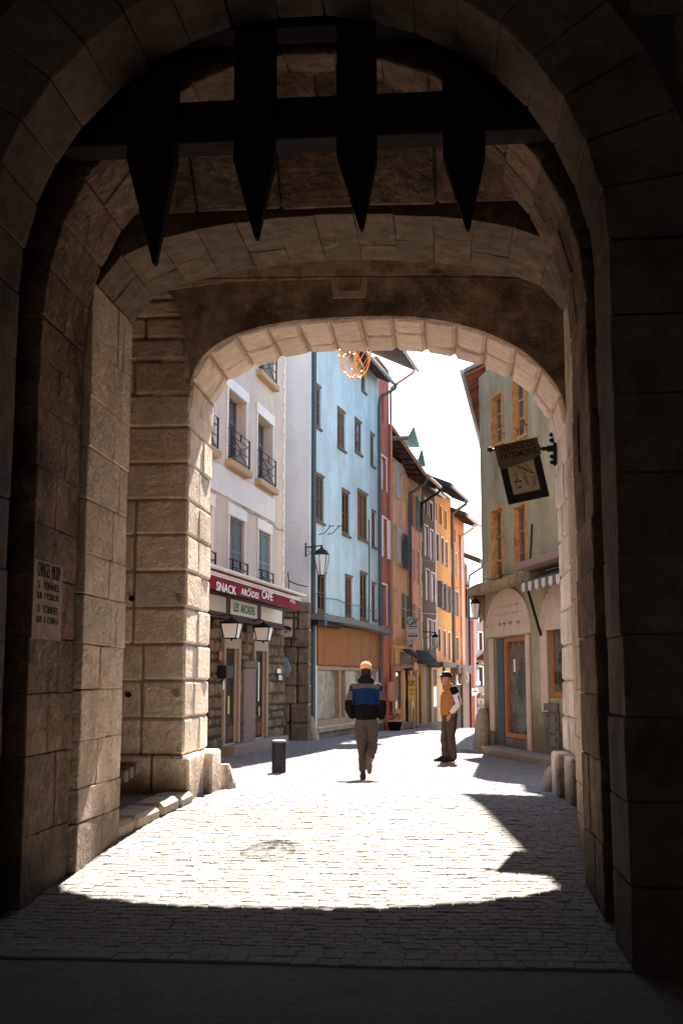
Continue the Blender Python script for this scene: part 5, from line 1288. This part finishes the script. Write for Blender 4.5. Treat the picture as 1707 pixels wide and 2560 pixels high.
sbx(FPch, fa, 'fascia_panel', 'worn_wood', 993, 1020, 1632, 1660, .10, .13, .01); sbx(FPch, fa, 'cornice', 'sand_paint', 982, 1023, 1616, 1624, .0, .28, .01); sbx(FPch, fa, 'trim', 'rose_wood', 992, 1022, 1661, 1669, .10, .15)
sbx(FPch, ca_shop, 'stone_step', 'step_stone', 974, 1022, 1806, 1822, .0, .3, .02); sbx(FPch, ca_shop, 'stall_riser', 'sand_paint', 981, 998, 1772, 1806, .03, .08)
mb_ = empty('menu_board', FPch.pt(.6, gz(41) + 1.2, .2), 'brown rounded board hanging in front of the rose shop posts', 'board')
m = MB(); a, b_ = FPch.px(970, 1729, .3)[0], FPch.px(988, 1729, .3)[0]; z0, z1 = FPch.px(979, 1753, .3)[1], FPch.px(979, 1704, .3)[1]; cx_, cz_, hw, hh = (a + b_) / 2, (z0 + z1) / 2, (b_ - a) / 2, (z1 - z0) / 2
pts = [(cx_ + hw * math.copysign(abs(math.cos(t)) ** .5, math.cos(t)), cz_ + hh * math.copysign(abs(math.sin(t)) ** .4, math.sin(t))) for t in [2 * math.pi * i / 24 for i in range(24)]]
m.raw([(x, z, o) for o in (.27, .31) for x, z in pts], [tuple(range(24))[::-1], tuple(range(24, 48))] + [(i, (i + 1) % 24, 24 + (i + 1) % 24, 24 + i) for i in range(24)]); m.build('panel', 'rose_wood', mb_, xf=FPch.m)
m = MB(); m.box(cx_ - .015, cx_ + .015, z0 - .9, z0 + .02, .28, .30); m.build('stand', 'iron', mb_, xf=FPch.m)
# flower box
fp = FPch.px(983, 1800, .45); pot = empty('flower_pot', FPch.pt(fp[0], gz(41.5), .45), 'dark pot of pink flowers standing before the rose shop', 'flower pot')
m = MB(); c_ = FPch.pt(fp[0], gz(41.5), .5); m.lathe([(.17, c_.z), (.24, c_.z + .32), (.26, c_.z + .34), (.22, c_.z + .34), (.0, c_.z + .30)], c_.x, c_.y, 14); m.build('pot', 'black_cloth', pot)
bx_ = FPch.pt(fp[0] + .45, gz(41.5), .4); m = MB(); m.box(fp[0] + .2, fp[0] + .85, gz(41.5) + .02, gz(41.5) + .38, .2, .55, b=.02); m.build('crate', 'sand_paint', pot, xf=FPch.m)
m = MB(); g_ = MB()
for k in range(150):
    q = FPch.pt(fp[0] + random.uniform(.12, .85), gz(41.5) + .42 + abs(random.gauss(0, .09)), random.uniform(.2, .6)); t = Vector([random.gauss(0, 1) for _ in range(3)]).normalized(); s_ = Vector([random.gauss(0, 1) for _ in range(3)]).cross(t).normalized(); r_ = random.uniform(.02, .045)
    (m if k % 3 else g_).face([q + t * r_, q + s_ * r_, q - t * r_, q - s_ * r_])
o = m.build('flowers', 'petal', pot); o['kind'] = 'stuff'; o = g_.build('leaves', 'leaf', pot); o['kind'] = 'stuff'
# bank signs
def ca_logo(parent, mtx, s, cols=('letter_teal', 'letter_black', 'letter_red')):
    def st(name, pts, r, mt):
        m = MB(); m.tube([mtx @ Vector((x * s, y * s, .004)) for x, y in pts], r * s, 5); m.build(name, mt, parent)
    st('logo', [(.10, .30), (-.12, .36), (-.42, .20), (-.52, -.08), (-.40, -.28), (-.15, -.30), (.05, -.20)], .055, cols[0])
    st('logo', [(-.15, -.30), (.22, .36), (.32, -.30)], .06, cols[1]); st('logo', [(.0, -.08), (.28, -.02), (.52, .16)], .045, cols[0]); st('logo', [(.36, .10), (.55, .36)], .05, cols[2])
    st('logo', [(-.5, -.50), (.5, -.50)], .045, cols[1])
sg = empty('bank_sign', P(1032, 1580, 43.4), 'pale hanging bank sign with CA emblem and rounded lower corner', 'sign')
a, b_ = P(1017, 1615, 43.4), P(1046.5, 1542, 43.4); w_ = b_.x - a.x; h_ = b_.z - a.z
m = MB(); pts = [(a.x, a.z), (a.x, b_.z), (b_.x, b_.z), (b_.x, a.z + h_ * .36)] + [(a.x + w_ * (1 - .86 * (1 - math.cos(t))), a.z + h_ * (.36 - .33 * math.sin(t))) for t in [math.pi / 2 * i / 8 for i in range(1, 9)]]
m.prism(pts[::-1], 43.36, 43.44); brd = m.build('board', 'grey_sign', sg)
mt_ = frame_mtx(((a.x + b_.x) / 2, 43.352, b_.z - h_ * .17), (1, 0, 0), (0, 0, 1)); ca_logo(brd, mt_, w_ * .78)
for t, mt in ((.41, 'letter_black'), (.585, 'letter_black'), (.66, 'grey_tile')):
    m = MB(); hh = .008 if t < .6 else .035; m.box(a.x + w_ * .1, b_.x - w_ * .1, 43.352, 43.358, b_.z - h_ * t - hh, b_.z - h_ * t + hh); m.build('stripe', mt, brd)
m = MB(); m.tube([(a.x + w_ * (.2 + .45 * i / 8), 43.354, a.z + h_ * (.12 + .13 * i / 8 + .02 * math.sin(i * 2.4))) for i in range(9)], .008, 4); m.build('scribble', 'letter_red', brd)
m = MB()
for z_ in (b_.z - h_ * .2, b_.z - h_ * .55, b_.z - h_ * .8): m.tube([(a.x, 43.4, z_), (a.x - .16, 43.45, z_)], .02, 5)
m.build('bracket', 'iron', sg)
sg = empty('bank_banner', P(1028, 1720, 42.6), 'tall yellow banner panel with CA emblem beside the reddish door', 'sign')
a, b_ = P(1020, 1752, 42.6), P(1037, 1690, 42.6)
m = MB(); m.box(a.x, b_.x, 42.58, 42.62, a.z, b_.z, b=.006); brd = m.build('board', 'yellow_sign', sg)
ca_logo(brd, frame_mtx(((a.x + b_.x) / 2, 42.574, b_.z - (b_.z - a.z) * .27), (1, 0, 0), (0, 0, 1)), (b_.x - a.x) * .8, ('letter_black',) * 3)
for t, k in ((.55, .7), (.64, .2), (.73, .45)):
    m = MB(); c_ = (a.x + b_.x) / 2; hw = (b_.x - a.x) * k / 2; m.box(c_ - hw, c_ + hw, 42.574, 42.579, b_.z - (b_.z - a.z) * t - .012, b_.z - (b_.z - a.z) * t + .012); m.build('stripe', 'sign_brown', brd)
m = MB(); m.box(a.x + .02, a.x + .06, 42.6, 42.64, gz(42.6), a.z); m.box(b_.x - .06, b_.x - .02, 42.6, 42.64, gz(42.6), a.z); m.build('stand', 'sand_paint', sg)
# reddish door and awnings
dsh = empty('salmon_shop_front', FSal.pt(1, gz(45), .1), 'shop front with a reddish brown door and small rose sign board', 'shop front')
d = sbx(FSal, dsh, 'door', 'brown_wood', 1024, 1036, 1684, 1812, .004, .05, .008); sbx(FSal, d, 'door_panel', 'shop_board', 1029.5, 1034.5, 1690, 1806, .05, .07, .006); sbx(FSal, d, 'pane', 'glass', 1025, 1029, 1690, 1770, .05, .06)
sb2 = sbx(FSal, dsh, 'sign_board', 'rose_wood', 1024, 1037, 1652, 1682, .02, .12, .01); sbx(FSal, sb2, 'sign_panel', 'blush_shutter', 1026, 1035, 1657, 1674, .12, .135)
for a_, b2 in ((1036.5, 1040), (1049, 1051.5)): sbx(FSal, dsh, 'post', 'sand_paint', a_, b2, 1640, 1816, .0, .10, .01)
sbx(FSal, dsh, 'shop_window', 'black_void', 1041, 1048.5, 1690, 1812, .004, .02); sbx(FSal, dsh, 'stone_step', 'step_stone', 1023, 1051, 1810, 1822, .0, .3, .02)
bsh = empty('brown_shop_front', FBrn.pt(1.5, gz(47), .1), 'dark timber shop front under the brown house with a framed window', 'shop front')
sbx(FBrn, bsh, 'front_panel', 'worn_wood', 1053, 1088, 1668, 1812, .004, .03); fr_ = sbx(FBrn, bsh, 'window_frame', 'shop_frame', 1076, 1087, 1712, 1772, .03, .08, .01); sbx(FBrn, fr_, 'pane', 'glass', 1078, 1085.5, 1717, 1766, .081, .09)
for a_, b2 in ((1053, 1056), (1072, 1075)): sbx(FBrn, bsh, 'post', 'sand_paint', a_, b2, 1665, 1812, .03, .12, .01)
sbx(FBrn, bsh, 'signboard', 'sand_paint', 1070, 1088, 1655, 1674, .03, .14, .01); sbx(FBrn, bsh, 'stone_step', 'step_stone', 1052, 1089, 1806, 1820, .0, .25, .02)
osh = empty('orange_shop_front', FOr.pt(1.5, gz(50), .1), 'pale plaster shop front with a timber lintel under the orange house', 'shop front')
sbx(FOr, osh, 'plaster_front', 'sand_paint', 1090, 1123, 1668, 1812, .004, .03); sbx(FOr, osh, 'doorway', 'black_void', 1110, 1122, 1700, 1812, .03, .04); sbx(FOr, osh, 'lintel', 'worn_wood', 1090, 1124, 1656, 1668, .02, .3, .01); sbx(FOr, osh, 'post', 'worn_wood', 1105, 1109, 1668, 1812, .03, .1)
def slope_awning(F, px0, px1, pyt, pyb, o, label):
    s0, s1 = F.px(px0, pyb, o)[0], F.px(px1, pyb, o)[0]; xm = (px0 + px1) / 2; z1, z0 = F.px(xm, pyt, o * .3)[1], F.px(xm, pyb, o)[1]
    r = empty('street_awning', F.pt((s0 + s1) / 2, z0, o), label, 'awning', 'small dark awnings along the street')
    m = MB(); m.hexa([((s1 if q & 1 else s0), (z0 if q & 2 else z1) + (.03 if q & 4 else 0), (o if q & 2 else .02)) for q in range(8)]); m.build('canopy', 'awning_dark', r, xf=F.m)
    m = MB(); m.box(s0, s1, z0 - .14, z0 - .004, o - .02, o + .004); m.build('valance', 'awning_dark', r, xf=F.m)
slope_awning(FSal, 1044, 1064, 1622, 1650, .75, 'small dark awning left of the larger one, beside the bank sign')
slope_awning(FBrn, 1068, 1098, 1630, 1660, .5, 'larger dark sloping awning below the hanging street lantern')
vsh = empty('vermilion_shop_front', FVe.pt(1.5, gz(54), .1), 'dark shop front with a slanted roller awning under the orange red house', 'shop front')
sbx(FVe, vsh, 'front_panel', 'dark_shutter', 1127, 1163, 1690, 1830, .004, .05); sbx(FVe, vsh, 'lintel', 'worn_wood', 1126, 1164, 1664, 1684, .0, .35, .01); sbx(FVe, vsh, 'sign_panel', 'panel_cream', 1132, 1146, 1688, 1712, .05, .09)
esh = empty('bagged_stall', FEn.pt(.8, gz(56.5) + 1, .3), 'tan canvas bundle above a dark shop door at the end of the street', 'stall')
sbx(FVe, esh, 'dark_door', 'brown_wood', 1150, 1163, 1712, 1830, .06, .14, .01)
m = MB(); c_ = FVe.pt(FVe.px(1158, 1692, .4)[0], FVe.px(1158, 1692, .4)[1], .4); m.lathe([(.05, c_.z - .35), (.22, c_.z - .3), (.26, c_.z - .05), (.18, c_.z + .25), (.1, c_.z + .4), (.02, c_.z + .42)], c_.x, c_.y, 10); m.build('canvas', 'painted_patch', esh)
sbx(FVe, esh, 'white_board', 'white_paint', 1160, 1172, 1703, 1712, .5, .54)
# far right: small hanging sign and goods outside a shop
c_ = P(1187, 1730, 58); o = empty('far_sign', c_, 'small white hanging shop sign with a red mark at the street bend', 'sign')
m = MB(); m.box(c_.x - .16, c_.x + .16, 57.97, 58.03, c_.z - .17, c_.z + .17, b=.01); brd = m.build('board', 'white_paint', o)
m = MB(); m.box(c_.x - .10, c_.x + .10, 57.955, 57.968, c_.z + .0, c_.z + .07); m.build('mark', 'letter_red', brd)
m = MB(); m.tube([(c_.x, 58, c_.z + .17), (c_.x, 58, c_.z + .28), (c_.x + .6, 58, c_.z + .28)], .018, 5); m.build('bracket', 'iron', o)
rk = empty('goods_rack', (P(1202, 1780, 48).x, 48, gz(48)), 'rack of small red and white goods outside a far shop', 'goods rack')
m = MB(); cx_ = P(1203, 1780, 48).x
for dx in (-.16, .16): m.box(cx_ + dx - .015, cx_ + dx + .015, 47.9, 47.93, gz(48), gz(48) + 1.35)
for z_ in (.5, .85, 1.2): m.box(cx_ - .16, cx_ + .2, 47.8, 48.0, gz(48) + z_, gz(48) + z_ + .02)
m.build('stand', 'worn_wood', rk)
for i in range(12):
    m = MB(); x_ = cx_ - .14 + .09 * (i % 4); z_ = gz(48) + (.52, .87, 1.22)[i // 4]; m.box(x_, x_ + .07, 47.82, 47.95, z_ + .004, z_ + random.uniform(.10, .24), b=.01, j=.01); m.build('packet', random.choice(('goods_red', 'goods_white', 'goods_white', 'rose_wood')), rk)
c_ = P(1203, 1635, 40); m = MB(); o = empty('timber_hood', c_, 'little reddish timber hood projecting from the wall past the green corner', 'canopy')
m.hexa([(c_.x + (.28 if q & 1 else -.16), 40.3 if q & 2 else 39.8, c_.z - .22 + (.40 if q & 1 else .10) * (1 if q & 4 else 0)) for q in range(8)]); m.build('boards', 'roof_red', o)
m = MB(); m.hexa([(c_.x + (.30 if q & 1 else -.20), 40.32 if q & 2 else 39.78, c_.z - .10 + (.30 if q & 1 else 0) + (.03 if q & 4 else 0)) for q in range(8)]); m.build('cover', 'panel_cream', o)

# more lanterns
bs_ = P(1054, 1579, 46.3); tp_ = P(1087.5, 1581, 46.3)
street_lantern(bs_, tp_, .62, .145, 'black lantern on a plain iron arm in front of the brown and orange houses', scroll=False, style=1)
bs_ = FG.pt(.02, P(1208, 1492, 26.6).z, .02); tp_ = P(1187.5, 1492, 26.4)
street_lantern(bs_, tp_, .50, .115, 'black lantern with milky glass on the corner of the green house under its cornice', scroll=False, style=1, lamp='opal_glass')
bs_ = P(1213, 1655, 36.5); tp_ = P(1193, 1654, 36.5)
street_lantern(bs_, tp_, .26, .055, 'smallest lantern on a curved arm low beside the far coral house', scroll=False, style=1, lamp='opal_glass')
# overhead wires
def wire_line(p, q, sag, r, label, mat='pale_wire'):
    m = MB(); m.tube([p + (q - p) * t - Z3 * sag * (1 - (2 * t - 1) ** 2) for t in [i / 20 for i in range(21)]], r, 4)
    tag(m.build('overhead_wire', mat, origin=p), label, 'wire', 'wires strung over the street')
wire_line(P(690, 1300, 29.3), P(1200, 1417, 60), .25, .010, 'long pale wire running from the cafe house down the street past the blue wall')
wire_line(P(998, 1518, 42), P(1178, 1512, 58), .35, .011, 'short sagging wire crossing in front of the brown and orange houses')
wire_line(P(1138, 1469, 53), P(1206, 1471, 28), .0, .010, 'straight dark wire tied to the cornice corner of the green house', 'wire')
m = MB(); pts = [FC.pt(FC.L + .02, P(700, 1432, 29.5).z, .1), P(722, 1452, 30.3), P(745, 1462, 30.6), P(768, 1467, 30.9)]
m.tube(pts, .016, 5); m.tube([pts[1], pts[1] - Z3 * .35], .012, 5); tag(m.build('slack_cable', 'iron', origin=pts[0]), 'slack black cable between the cafe corner and the drainpipe', 'cable')
# drain channel of the street
ch = MB()
ln = [(-2.6, 26.5), (-1.9, 29), (-1.2, 32), (-.55, 36), (.15, 40), (.75, 43.5), (1.3, 47)]
for (a, b_), (c, d) in zip(ln, ln[1:]): ch.face([(a, b_, gz(b_) + .012), (a + .10, b_, gz(b_) + .012), (c + .10, d, gz(d) + .014), (c, d, gz(d) + .014)])
tag(ch.build('drain_channel', 'step_stone'), kind='structure')

# ------------------------------------------------------------------ people
def ell(cx, cy, z, rx, ry, n=20, tw=0): return [Vector((cx + rx * math.cos(2 * math.pi * k / n + tw), cy + ry * math.sin(2 * math.pi * k / n + tw), z)) for k in range(n)]
def smooth_path(pts, rad, n=6):
    P_ = [Vector(p) for p in pts]; out, rr = [], []
    for i in range(len(P_) - 1):
        p0, p1, p2, p3 = P_[max(i - 1, 0)], P_[i], P_[i + 1], P_[min(i + 2, len(P_) - 1)]
        for k in range(n):
            t = k / n; out.append(.5 * ((2 * p1) + (p2 - p0) * t + (2 * p0 - 5 * p1 + 4 * p2 - p3) * t * t + (3 * p1 - p0 - 3 * p2 + p3) * t ** 3))
            rr.append(rad[i] + (rad[i + 1] - rad[i]) * (t * t * (3 - 2 * t)))
    out.append(P_[-1]); rr.append(rad[-1]); return out, rr
def limb(m, pts, rad, n=14):
    a, r = smooth_path(pts, rad)
    a = [a[0] - (a[1] - a[0]).normalized() * r[0] * .5] + a + [a[-1] + (a[-1] - a[-2]).normalized() * r[-1] * .4]; r = [r[0] * .6] + r + [r[-1] * .6]
    m.tube(a, r, n)
def fused(m, name, mat, parent, vox, sm=4):
    o = m.build(name, mat, parent, origin=wloc(parent)); o.location = (0, 0, 0)
    return o, vox, sm
def person(loc, rz, label):
    o = empty('person', loc, label, 'person'); o.rotation_euler.z = rz; return o
_fold = bpy.data.textures.new('folds', 'CLOUDS'); _fold.noise_scale = .11; _fold.noise_depth = 3
def pbuild(m, name, mat, root, vox=0, sm=3):
    me = bpy.data.meshes.new(name); me.from_pydata([tuple(p) for p in m.v], [], m.f); me.update()
    o = link(name, me, mat, root)
    if vox:
        r = o.modifiers.new('fuse', 'REMESH'); r.mode = 'VOXEL'; r.voxel_size = vox; r.use_smooth_shade = True
        s = o.modifiers.new('soften', 'SMOOTH'); s.iterations = sm; s.factor = .5
        if name in ('jacket', 'trousers', 'sleeve'):
            q = o.modifiers.new('folds', 'DISPLACE'); q.texture = _fold; q.strength = .045; q.mid_level = .5; q.texture_coords = 'LOCAL'
    else: me.polygons.foreach_set('use_smooth', m.smooth)
    return o
def head(m, c, s=1, f=1):
    """skull, jaw, nose, ears and brow; face looks along +y * f"""
    x, y, z = c
    R_ = [(-.118, .045, .050, .03), (-.10, .058, .068, .022), (-.07, .068, .082, .012), (-.03, .074, .094, .004), (.01, .077, .099, 0), (.05, .076, .098, -.004), (.085, .066, .084, -.006), (.11, .044, .056, -.006), (.122, .015, .02, -.006)]
    m.loft([ell(x, y + f * dy * s, z + dz * s, rx * s, ry * s, 22) for dz, rx, ry, dy in R_])
    m.loft([ell(x, y + f * .085 * s, z + .012 * s, .010 * s, .012 * s, 8), ell(x, y + f * .100 * s, z - .012 * s, .013 * s, .016 * s, 8), ell(x, y + f * .106 * s, z - .03 * s, .017 * s, .016 * s, 8), ell(x, y + f * .09 * s, z - .042 * s, .012 * s, .012 * s, 8)])
    m.loft([ell(x, y + f * .090 * s, z - .062 * s, .024 * s, .010 * s, 10), ell(x, y + f * .092 * s, z - .072 * s, .026 * s, .010 * s, 10)])
    m.loft([ell(x, y + f * .082 * s, z + .022 * s, .058 * s, .018 * s, 12), ell(x, y + f * .082 * s, z + .032 * s, .056 * s, .016 * s, 12)])
    for sx in (-1, 1): m.loft([ell(x + sx * .078 * s, y - f * .005 * s, z + dz * s, .012 * s, r_ * s, 10) for dz, r_ in ((-.035, .010), (-.015, .018), (.015, .024), (.03, .014))])
def hand(m, wrist, dirv, palm_n, s=1, curl=.6):
    d = Vector(dirv).normalized(); n = Vector(palm_n).normalized(); sd = d.cross(n)
    w = Vector(wrist); m.tube([w, w + d * .04, w + d * .09], [.026, .036, .034], 10)
    for k, (off, ln) in enumerate(((-.03, .065), (-.010, .075), (.010, .072), (.03, .055))):
        b = w + d * .085 + sd * off; p1 = b + d * ln * .5; p2 = p1 + (d * (1 - curl) + n * curl).normalized() * ln * .35; p3 = p2 + (d * (.6 - curl) + n * curl).normalized() * ln * .25
        m.tube([b - d * .02, b, p1, p2, p3], [.0095, .0095, .009, .0085, .007], 7)
    b = w + d * .03 - sd * .028; m.tube([b, b - sd * .022 + d * .025 + n * .008, b - sd * .026 + d * .055 + n * .02], [.012, .0105, .008], 7)

# walker seen from behind, in a colour block jacket
wk = person((-1.2, 18.02, gz(18.02)), R(3), 'walking person seen from behind in orange cap and blue and grey jacket')
b = MB(); head(b, (0, .02, 1.655)); b.tube([(0, -.005, 1.45), (0, .0, 1.56)], [.068, .06], 14)
b.loft([ell(0, 0, z, rx, ry) for z, rx, ry in ((.84, .14, .10), (.95, .16, .115), (1.1, .145, .105), (1.3, .165, .11), (1.42, .17, .10), (1.47, .09, .07))])
limb(b, [(-.075, 0, .90), (-.065, .03, .50), (-.05, -.02, .09)], [.085, .055, .042]); limb(b, [(.075, 0, .90), (.10, .05, .50), (.05, -.27, .30)], [.085, .055, .042])
limb(b, [(-.18, 0, 1.41), (-.24, -.05, 1.13), (-.17, .09, .98)], [.05, .042, .030]); limb(b, [(.18, 0, 1.41), (.23, -.04, 1.13), (.18, .09, .98)], [.05, .042, .030])
hand(b, (-.17, .09, .98), (.6, .3, -1), (1, 0, 0)); hand(b, (.18, .09, .98), (-.6, .3, -1), (-1, .2, 0))
pbuild(b, 'body', 'skin', wk, .009, 3)
j = MB(); j.loft([ell(0, -.005 + dy, z, rx, ry, 24) for z, rx, ry, dy in ((.90, .160, .128, .0), (.92, .168, .136, 0), (1.0, .176, .140, 0), (1.10, .174, .138, 0), (1.22, .182, .140, -.005), (1.33, .192, .140, -.01), (1.40, .195, .130, -.012), (1.45, .165, .11, -.012), (1.49, .11, .09, -.01))])
limb(j, [(-.165, -.01, 1.415), (-.225, -.035, 1.27), (-.256, -.065, 1.13), (-.24, -.01, 1.03), (-.195, .06, .945)], [.076, .076, .068, .060, .050], 16)
limb(j, [(.165, -.01, 1.415), (.215, -.03, 1.27), (.242, -.05, 1.13), (.25, -.0, 1.02), (.23, .05, .93)], [.076, .076, .068, .060, .050], 16)
pbuild(j, 'jacket', 'jacket_cloth', wk, .012, 3)
h = MB(); h.loft([ell(0, dy, z, rx, ry, 18) for z, rx, ry, dy in ((1.44, .12, .10, -.02), (1.47, .135, .115, -.025), (1.52, .125, .112, -.03), (1.555, .10, .095, -.025), (1.575, .085, .08, -.02))]); pbuild(h, 'hood', 'black_cloth', wk, .011, 2)
h = MB(); h.loft([ell(0, -.012, z, rx, ry, 18) for z, rx, ry in ((1.55, .064, .075), (1.60, .075, .090), (1.66, .078, .098), (1.69, .07, .09))]); pbuild(h, 'hair', 'hair', wk, .009, 2)
h = MB(); h.loft([ell(0, .012, z, rx, ry, 22) for z, rx, ry in ((1.668, .090, .112), (1.70, .092, .114), (1.735, .086, .106), (1.765, .066, .082), (1.783, .036, .045), (1.787, .008, .01))])
h.loft([ell(0, .14, z, .07, .075, 14) for z in (1.672, 1.684)]); pbuild(h, 'cap', 'cap_orange', wk, .009, 2)
t = MB(); t.loft([ell(0, 0, z, rx, ry, 20) for z, rx, ry in ((.80, .155, .125), (.88, .168, .135), (.96, .165, .125), (1.0, .155, .115))])
limb(t, [(-.08, 0, .84), (-.075, .015, .66), (-.062, .03, .48), (-.055, .0, .30), (-.05, -.015, .15)], [.104, .092, .074, .066, .062], 16)
limb(t, [(.08, 0, .84), (.092, .03, .66), (.098, .055, .50), (.082, -.09, .40), (.055, -.22, .325)], [.104, .092, .074, .066, .062], 16)
pbuild(t, 'trousers', 'trouser_grey', wk, .011, 3)
s_ = MB(); s_.loft([ell(-.05, dy, z, rx, ry, 14) for z, rx, ry, dy in ((.012, .048, .125, .05), (.05, .05, .128, .05), (.085, .044, .09, .02), (.15, .04, .05, -.02))]); pbuild(s_, 'shoe', 'shoe_dark', wk, .009, 2)
# lifted foot, sole turned towards the viewer
s_ = MB(); dn = Vector((.04, -.05, -1)).normalized(); bk = Vector((0, -1, .05)).normalized(); a0 = Vector((.045, -.27, .335))
def shoe_ring(q, t, rx, ry): 
    c_ = a0 + dn * t + bk * q; return [c_ + Vector((1, 0, 0)) * rx * math.cos(k * math.pi / 7) + dn * ry * math.sin(k * math.pi / 7) for k in range(14)]
s_.loft([shoe_ring(-.06, .02, .036, .045), shoe_ring(-.01, .06, .042, .08), shoe_ring(.03, .09, .046, .125), shoe_ring(.055, .10, .047, .13)]); pbuild(s_, 'shoe', 'shoe_dark', wk, .009, 2)
s_ = MB(); s_.loft([shoe_ring(.056, .10, .048, .132), shoe_ring(.075, .10, .046, .130)]); pbuild(s_, 'sole', 'sole_brown', wk)

# standing man in a quilted vest, looking left
st = person((.10, 22.62, gz(22.62)), R(112), 'standing person in orange quilted vest, black cap and pale sleeves looking left')
b = MB(); head(b, (0, .075, 1.575)); b.tube([(0, .0, 1.38), (0, .045, 1.50)], [.068, .062], 14)
b.loft([ell(0, dy, z, rx, ry) for z, rx, ry, dy in ((.84, .14, .11, 0), (.95, .16, .13, .01), (1.1, .15, .125, .015), (1.28, .165, .12, .0), (1.37, .17, .10, -.02), (1.42, .09, .07, -.01))])
limb(b, [(-.08, 0, .88), (-.08, .02, .48), (-.08, -.02, .08)], [.085, .055, .042]); limb(b, [(.08, 0, .88), (.10, .06, .48), (.10, .05, .08)], [.085, .055, .042])
limb(b, [(-.19, -.02, 1.36), (-.25, -.07, 1.10), (-.185, .07, .90)], [.05, .042, .030]); limb(b, [(.19, -.02, 1.36), (.24, -.06, 1.10), (.185, .07, .90)], [.05, .042, .030])
hand(b, (-.185, .07, .90), (.35, .12, -.9), (1, 0, 0)); hand(b, (.185, .07, .90), (-.35, .12, -.9), (-1, 0, 0))
pbuild(b, 'body', 'skin', st, .009, 2)
v = MB(); rs = []
for i in range(40):
    z = .885 + (1.42 - .885) * i / 39; t = (z - .885) / .535; rx = .178 + .02 * math.sin(t * 2.6) - (.075 * max(0, t - .78) / .22); ry = .155 + .025 * math.sin(t * 3.0) - (.05 * max(0, t - .75) / .25); q = 1 + .04 * math.cos(i * 2 * math.pi / 4)
    rs.append(ell(0, .022 - .045 * t, z, rx * q, ry * q, 26))
v.loft(rs); v.loft([ell(0, .0 + dy, z, rx, ry, 18) for z, rx, ry, dy in ((1.38, .11, .10, 0), (1.43, .092, .088, .012), (1.475, .084, .082, .022))]); pbuild(v, 'quilted_vest', 'vest_orange', st, .0085, 1)
for sx in (-1, 1):
    s_ = MB(); limb(s_, [(sx * .165, -.02, 1.37), (sx * .225, -.05, 1.24), (sx * .262, -.075, 1.10), (sx * .235, .0, 1.01), (sx * .195, .055, .925)], [.072, .068, .060, .055, .044], 14); pbuild(s_, 'sleeve', 'sleeve_white', st, .01, 2)
    s_ = MB(); limb(s_, [(sx * .15, -.02, 1.385), (sx * .19, -.03, 1.32), (sx * .205, -.035, 1.285)], [.083, .080, .076], 14); pbuild(s_, 'shoulder_yoke', 'black_cloth', st, .01, 2)
    s_ = MB(); s_.tube([(sx * .200, .048, .935), (sx * .190, .065, .905)], .046, 12); pbuild(s_, 'cuff', 'black_cloth', st)
    s_ = MB(); s_.tube([(sx * .300, -.055, 1.24), (sx * .318, -.072, 1.15)], .012, 5); s_.tube([(sx * .278, .0, 1.02), (sx * .25, .035, .96)], .012, 5); pbuild(s_, 'stripe', 'black_cloth', st)
t = MB(); t.loft([ell(0, .005, z, rx, ry, 20) for z, rx, ry in ((.78, .16, .135), (.88, .172, .145), (.96, .165, .135))])
limb(t, [(-.085, 0, .82), (-.085, .01, .62), (-.085, .015, .46), (-.085, -.005, .25), (-.085, -.02, .07)], [.108, .095, .080, .076, .074], 16)
limb(t, [(.085, .01, .82), (.095, .05, .62), (.10, .075, .46), (.10, .06, .25), (.10, .05, .07)], [.108, .095, .080, .076, .074], 16); pbuild(t, 'trousers', 'trouser_brown', st, .011, 3)
for x_, y_ in ((-.085, .04), (.10, .13)):
    s_ = MB(); s_.loft([ell(x_, y_ + dy, z, rx, ry, 14) for z, rx, ry, dy in ((.01, .05, .135, .04), (.05, .05, .135, .04), (.085, .045, .09, -.0), (.12, .042, .055, -.03))]); pbuild(s_, 'shoe', 'shoe_dark', st, .009, 2)
h = MB(); h.loft([ell(0, .068, z, rx, ry, 22) for z, rx, ry in ((1.60, .088, .112), (1.63, .090, .113), (1.665, .084, .104), (1.695, .062, .078), (1.712, .030, .038), (1.715, .006, .008))])
h.loft([ell(0, .195, z, .068, .085, 14) for z in (1.598, 1.612)]); pbuild(h, 'cap', 'cap_black', st, .009, 2)
h = MB(); h.tube([(-.05, .165, 1.64), (-.02, .178, 1.648), (.03, .178, 1.655)], .006, 5); pbuild(h, 'cap_mark', 'letter_white', st)
h = MB()
for sx in (-1, 1): h.loft([ell(sx * .03, .168, z, r_, .006, 8) for z, r_ in ((1.577, .010), (1.583, .014), (1.589, .010))])
pbuild(h, 'eyes', 'hair', st)
